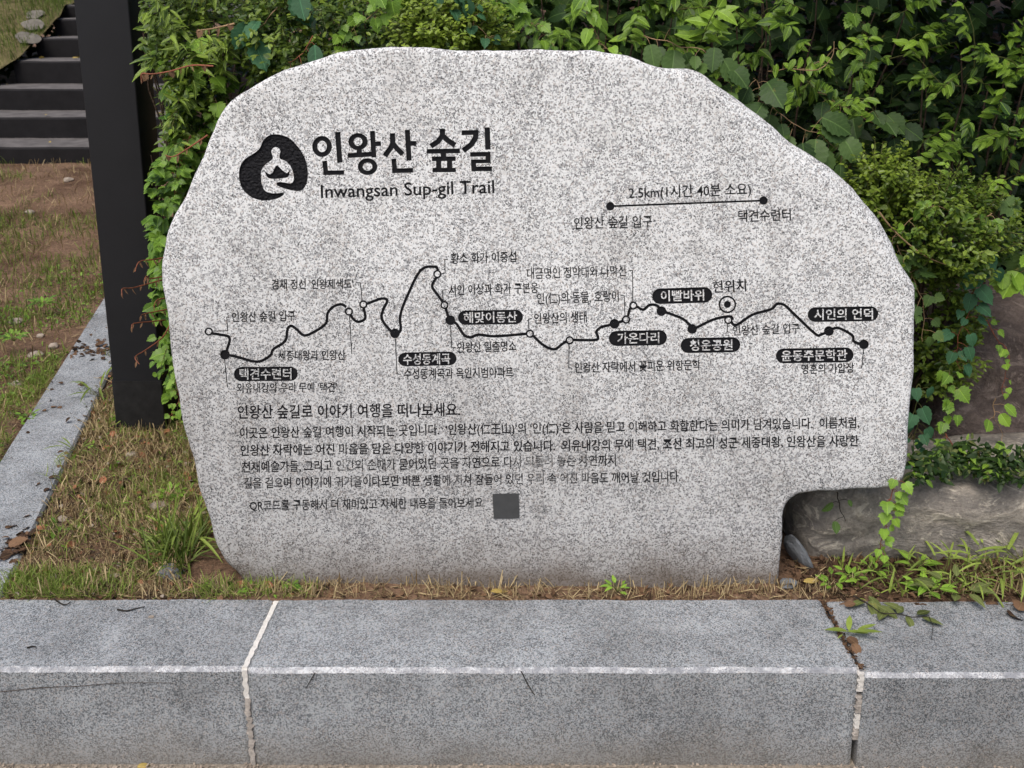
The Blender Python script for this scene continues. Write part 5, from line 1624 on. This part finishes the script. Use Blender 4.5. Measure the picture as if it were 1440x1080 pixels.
# individual litter: leaves, stones, chips
litter_leaf = [(122,612,2.5,.035,'yellow',"pale yellow leaf on the edging left of the post"), (150,600,.3,.035,'dry','orange-brown leaf on the edging close to the post'),
 (68,672,.2,.03,'dry','brown leaf on the lower part of the edging'), (72,573,1.2,.03,'dry','rusty leaf high on the edging'), (62,577,.2,.03,'dry','brown curled leaf beside it on the edging'),
 (12,768,.5,.05,'dry','brown leaf over the lowest edging joint'), (28,764,.0,.045,'dry','dark leaf covering the lowest edging joint'), (168,788,.1,.038,'green','green leaf lying flat on the soil in front of the edging'),
 (165,752,.3,.022,'dry','orange leaf scrap on the soil'), (690,832,.3,.045,'yellow','ochre leaf between the stone and the middle kerb stone'), (1130,818,.2,.045,'yellow','yellowish lobed leaf at the right foot of the stone'),
 (1320,705,.1,.036,'yellow','tan leaf lying on top of the flat rock'), (1395,815,1.8,.05,'dry','crumpled brown leaf among the grass at the right'), (1275,826,.4,.04,'dry','reddish dry leaf behind the right kerb stone'),
 (1300,829,1.4,.03,'dry','dark red dry leaf behind the right kerb stone'), (1350,830,.2,.035,'dry','brown leaf under the crab grass'), (15,313,.2,.11,'green','pale green leaf on the slope at the left margin'), (62,316,.1,.11,'green','pale leaf lying on the bare slope, second from the left margin'),
 (118,490,.5,.05,'dry','brown leaves on the upper edging joint'), (135,487,.9,.05,'dry','rust-coloured leaf on the upper edging'), (212,640,.4,.03,'dry','dark olive leaf near the foot of the post'), (225,648,1.6,.05,'green','upright leaf leaning by the stone foot'), (90,748,.2,.045,'dry','dark wilted leaf lying left of the stone')]
for (u, v, an, s, c, lab) in litter_leaf:
    z = EZ + .004 if on_edging(*at_z(u, v, EZ).xy) else (.258 if v > 560 else .30)
    if lab.startswith('tan leaf'): z = at_y(u, v, 2.36).z
    mt = {'yellow': M_YELLOW, 'dry': M_DRY, 'green': M_WILT}[c]
    o = tag(lying_leaf(None, u, v, an, s, random.choice(('oval', 'tooth')), mt, random.uniform(.3, .9), z, .3), lab, 'leaf'); o.name = 'fallen_leaf'

def pebble(name, u, v, s, mat, label, seed, flat=.6, z=None, elong=1.3):
    bm = bmesh.new()
    bmesh.ops.create_icosphere(bm, subdivisions=3, radius=1)
    for v_ in bm.verts:
        k = 1 + .30 * noise.noise(v_.co * 1.3 + Vector((seed, 0, 0))) + .07 * noise.noise(v_.co * 4 + Vector((seed, 2, 0)))
        v_.co = Vector((v_.co.x * elong, v_.co.y, v_.co.z * flat)) * k * s
    me = bpy.data.meshes.new(name); bm.to_mesh(me); bm.free(); me.materials.append(mat)
    for p in me.polygons: p.use_smooth = seed % 2 == 0
    p = at_z(u, v, z if z is not None else .25)
    o = obj(name, me, None, (p.x, p.y, (gz(p.x, p.y) if z is None else z) + s * flat * .35))
    o.rotation_euler = (0, 0, seed * 1.7)
    return tag(o, label, 'stone')
for i, (u, v, s, mt, lab) in enumerate([
    (224,713,.022,M_PEBBLE,'pale tan stone left of the stone foot, beside the grass tuft'), (185,642,.018,M_PEBBLE,'light stone on the soil below the post'), (203,620,.012,M_PEBBLE,'white pebble close to the foot of the post'),
    (88,728,.013,M_PEBBLE,'small cream pebble beside the edging'), (162,813,.014,M_PEBBLE,'cream pebble just behind the left kerb stone'), (240,806,.030,M_SLATE,'flat slate-grey chip behind the kerb'),
    (64,810,.013,M_RUST,'orange stone chip near the left kerb corner'), (133,811,.011,M_RUST,'small brown-orange chip behind the left kerb stone'), (218,797,.013,M_RUST,'orange chip left of the slate chip'),
    (380,811,.016,M_RUST,'reddish stone at the lower left corner of the engraved stone'), (76,816,.012,M_PEBBLE,'tan chip near the left end of the soil strip'), (338,822,.012,M_RUST,'brown chip between kerb and stone corner'),
    (76,488,.022,M_PEBBLE,'cream stone on the grass left of the edging'), (50,499,.024,M_PEBBLE,'tan flat stone in the grass at the left'), (24,540,.022,M_PEBBLE,'long pale stone at the left margin'), (24,455,.026,M_PEBBLE,'whitish stone in the grass at the left margin'),
    (57,471,.016,M_PEBBLE,'little light stone on the slope'), (104,304,.030,M_PEBBLE,'white stone on the bare slope'), (48,333,.028,M_PEBBLE,'light stone at mid slope'), (1108,820,.020,M_SLATE,'grey flat chip at the right foot of the stone'),
    (212,692,.009,M_PEBBLE,'tiny pale pebble above the tan stone'), (126,716,.011,M_PEBBLE,'small tan pebble in the straw'), (170,756,.010,M_RUST,'tiny red chip in the straw'), (696,829,.008,M_PEBBLE,'pale wood chip between stone and kerb'),
    (213,846 + 22,.005,M_PEBBLE,'tiny white grit grain on the left kerb stone')]):
    pebble('loose_stone', u, v, s, mt, lab, i + 2, .45 if mt is M_SLATE else .62, KT if v > 840 else None)
o = pebble('loose_stone', 1121, 790, .045, M_SLATE, 'grey slate slab leaning in the gap beside the stone notch', 91, .35)
o.rotation_euler = (0, R(65), .4); o.location.z += .02
def on_bank(u, v):
    best = None
    for k in range(400):
        y = 8.4 + k * .015
        z = bank_z(0, y)[0] + .06
        p = at_y(u, v, y)
        if p.z <= z: return Vector((p.x, y, z))
    return Vector((at_y(u, v, 12).x, 12, bank_z(0, 12)[0]))
for k, (u, v, sz, lab) in enumerate([(50, 24, .085, 'uppermost flat grey slab set in the bank left of the stairs'), (47, 38, .10, 'middle flat grey slab set in the bank left of the stairs'), (40, 57, .11, 'lowest flat grey slab set in the bank left of the stairs')]):
    q = on_bank(u, v)
    sl = pebble('paving_slab', 720, 600, sz, M_BANKSLAB, lab, 93 + 2 * k, .12, 0, 1.0)
    sl.location = q + Vector((0, 0, .02)); sl.rotation_euler = (R(28), 0, .3 * k)
    print('slab', q)

# fine crumbs of gravel and leaf scraps as one mass
n = 5000
P = scatter_ground(n, (-1.7, 1.6), (KB + .003, 3.2), lambda x, y: 0 if (under_stone(x, y) or on_edging(x, y) or (x > .72 and 2.27 < y < 2.8)) else 1, 61)
P[:, 2] += .004
rs = np.random.RandomState(62)
tag(foliage('leaf_litter', 'tooth', P, np.array([0, -.2, 1.])[None] + rs.normal(size=(n, 3)) * .55, rs.normal(size=(n, 3)), .013 * rs.uniform(.4, 1.6, n), rs.uniform(0, 1, n), M_DRY), 'crumbled brown leaf litter on the soil', 'leaf litter', None, 'stuff')
n = 1500
P = scatter_ground(n, (.70, 1.6), (KB + .003, 2.30), lambda x, y: 1, 63); P[:, 2] += .006
tag(foliage('leaf_litter', 'tooth', P, np.array([0, -.2, 1.])[None] + rs.normal(size=(n, 3)) * .5, rs.normal(size=(n, 3)), .012 * rs.uniform(.3, 1.8, n), rs.uniform(0, .6, n), M_DRY), 'red-brown leaf litter in front of the flat rock', 'leaf litter', None, 'stuff')
# debris in the right kerb joint
n = 160
tt = rs.uniform(0, 1, n)
P = np.stack([JR[0] + (JR[1] - JR[0]) * tt + rs.normal(size=n) * .004, KB + (KF - KB) * tt, np.full(n, KT - .002)], 1)
o = foliage('joint_debris', 'tooth', P, np.array([0, -.1, 1.])[None] + rs.normal(size=(n, 3)) * .4, rs.normal(size=(n, 3)), .008 * rs.uniform(.5, 1.3, n), rs.uniform(0, .6, n), M_DRY)
tag(o, 'brown crumbs filling the right kerb joint', 'debris', None, 'stuff')
# grit along the foot of the kerb
n = 2500
P = np.stack([rs.uniform(-1.6, 1.6, n), KF - np.abs(rs.normal(0, .02, n)) - .004, np.full(n, .004)], 1)
tag(foliage('grit', 'tooth', P, np.array([0, -.1, 1.])[None] + rs.normal(size=(n, 3)) * .6, rs.normal(size=(n, 3)), .005 * rs.uniform(.5, 1.6, n), rs.uniform(.3, 1, n), M_PEBBLE), 'pale grit and crumbs along the foot of the kerb', 'grit', None, 'stuff')
o = tag(add_leaf(None, 'oval', M_YELLOW, at_y(193, 1078, KF - .012), (0, -.7, .7), (1, 0, .1), .03, .9), 'small yellow leaf at the foot of the left kerb stone', 'leaf'); o.name = 'fallen_leaf'

# low leafy cover on top of the flat rock, under the boulder
n = 900
rs = np.random.RandomState(77)
uu = rs.uniform(1275, 1560, n); t_ = rs.uniform(0, 1, n); vv = 634 + 44 * t_ + 8 * np.sin(uu * .05)
P = np.array([tuple(at_z(u, v, .475 + .05 * (1 - t))) for u, v, t in zip(uu, vv, t_)]) + np.abs(rs.normal(size=(n, 3))) * .012
root = empty('ground_ivy', tuple(at_y(1400, 660, 2.5)), 'low leafy ground cover between the flat rock and the brown boulder', 'ground cover')
Nn = np.array([0, -.5, .9])[None] + rs.normal(size=(n, 3)) * .4; Dd = rs.normal(size=(n, 3)) + np.array([0, -.4, -.2]); S = .026 * rs.uniform(.5, 1.3, n); T = rs.uniform(0, .6, n)
for i in range(220): add_leaf(root, 'oval', M_PRIVET if i % 3 else M_WILT, P[i], Nn[i], Dd[i], float(S[i]), float(T[i]))
f = foliage('foliage', 'oval', P[220:], Nn[220:], Dd[220:], S[220:], T[220:], M_DARKLEAF, root); f['kind'] = 'stuff'

# little broad leaves among the grass
def weed_d(x, y):
    return min(1, max(0, green_d(x, y) * .9 + .05)) if straw_d(x, y) > 0 else 0
n = 3800
P = scatter_ground(n, (-2.6, -.5), (KB, 5.5), weed_d, 81)
P[:, 2] += np.abs(RS.normal(size=n)) * .010 + .004
f = foliage('ground_weeds', 'oval', P, np.array([0, -.25, 1.])[None] + RS.normal(size=(n, 3)) * .45, RS.normal(size=(n, 3)), .020 * RS.uniform(.4, 1.4, n), RS.uniform(0, .8, n), M_VINE)
tag(f, 'small round-leaved weeds creeping among the grass', 'weeds', None, 'stuff')

grass_patch('dry_straw', 'short bits of chopped straw and stubble between the edging and the stone', 30000, (-1.7, -0.4), (KB, 3.5), straw_d, .020, 91, (0.0, 1.0), 1.5, M_STRAW, 'straw', .006)
grass_patch('grass', 'broad bright grass blades crowding in front of the flat rock', 300, (.84, 1.6), (2.10, 2.27), lambda x, y: 1, .05, 92, (0.3, 1.0), .85, None, 'broad')
def debris(name, label, n, fx, fy, dens, size, seed, mat, tint, z=.006, kind='tooth'):
    P = scatter_ground(n, fx, fy, dens, seed); P[:, 2] += z
    r_ = np.random.RandomState(seed)
    tag(foliage(name, kind, P, np.array([0, -.2, 1.])[None] + r_.normal(size=(n, 3)) * .55, r_.normal(size=(n, 3)), size * r_.uniform(.4, 1.7, n), r_.uniform(*tint, n), mat), label, 'leaf litter', None, 'stuff')
debris('leaf_litter', 'dark scraps added as shaded gaps in the straw', 2600, (-1.8, -.45), (KB, 4.2), straw_d, .014, 93, M_BARK, (0, 1))  # dark flecks stand for the shaded gaps between the stalks
debris('leaf_litter', 'rusty orange leaf and bark scraps in the straw', 420, (-1.8, -.45), (KB, 4.2), straw_d, .018, 94, M_RUST, (0, 1), .010)
debris('chips', 'small pale stone chips in the straw', 420, (-1.8, -.45), (KB, 4.5), straw_d, .010, 95, M_PEBBLE, (0, 1), .010)
# scraps lying on the edging, thickest at its joints
n = 260
r_ = np.random.RandomState(96)
sj = [cuts[1][0], cuts[2][0]]
P = []
for k in range(n):
    s_ = r_.normal(sj[k % 2], .05) if k % 3 else r_.uniform(cuts[0][0], cuts[3][0])
    q = edge_pt(s_, r_.uniform(.05, 1.0) if k % 2 else 1 - abs(r_.normal(0, .15)))
    P.append((q.x, q.y, EZ + .004))
tag(foliage('leaf_litter', 'tooth', np.array(P), np.array([0, -.1, 1.])[None] + r_.normal(size=(n, 3)) * .4, r_.normal(size=(n, 3)), .016 * r_.uniform(.3, 1.8, n), r_.uniform(0, .8, n), M_DRY), 'brown leaf scraps scattered on the slanting edging', 'leaf litter', None, 'stuff')

n = 45
r_ = np.random.RandomState(99); P = []
for k in range(n):
    yv, zt, xl, zb = step_tops[r_.randint(0, 5)]
    P.append((r_.uniform(max(xl, -6), -2.6), yv + r_.uniform(.02, .45), zt + .022))
tag(foliage('leaf_litter', 'tooth', np.array(P), np.array([0, -.3, 1.])[None] + r_.normal(size=(n, 3)) * .3, r_.normal(size=(n, 3)), .05 * r_.uniform(.4, 1.5, n), r_.uniform(.3, 1, n), M_YELLOW), 'dry yellow leaf scraps on the stair treads', 'leaf litter', None, 'stuff')
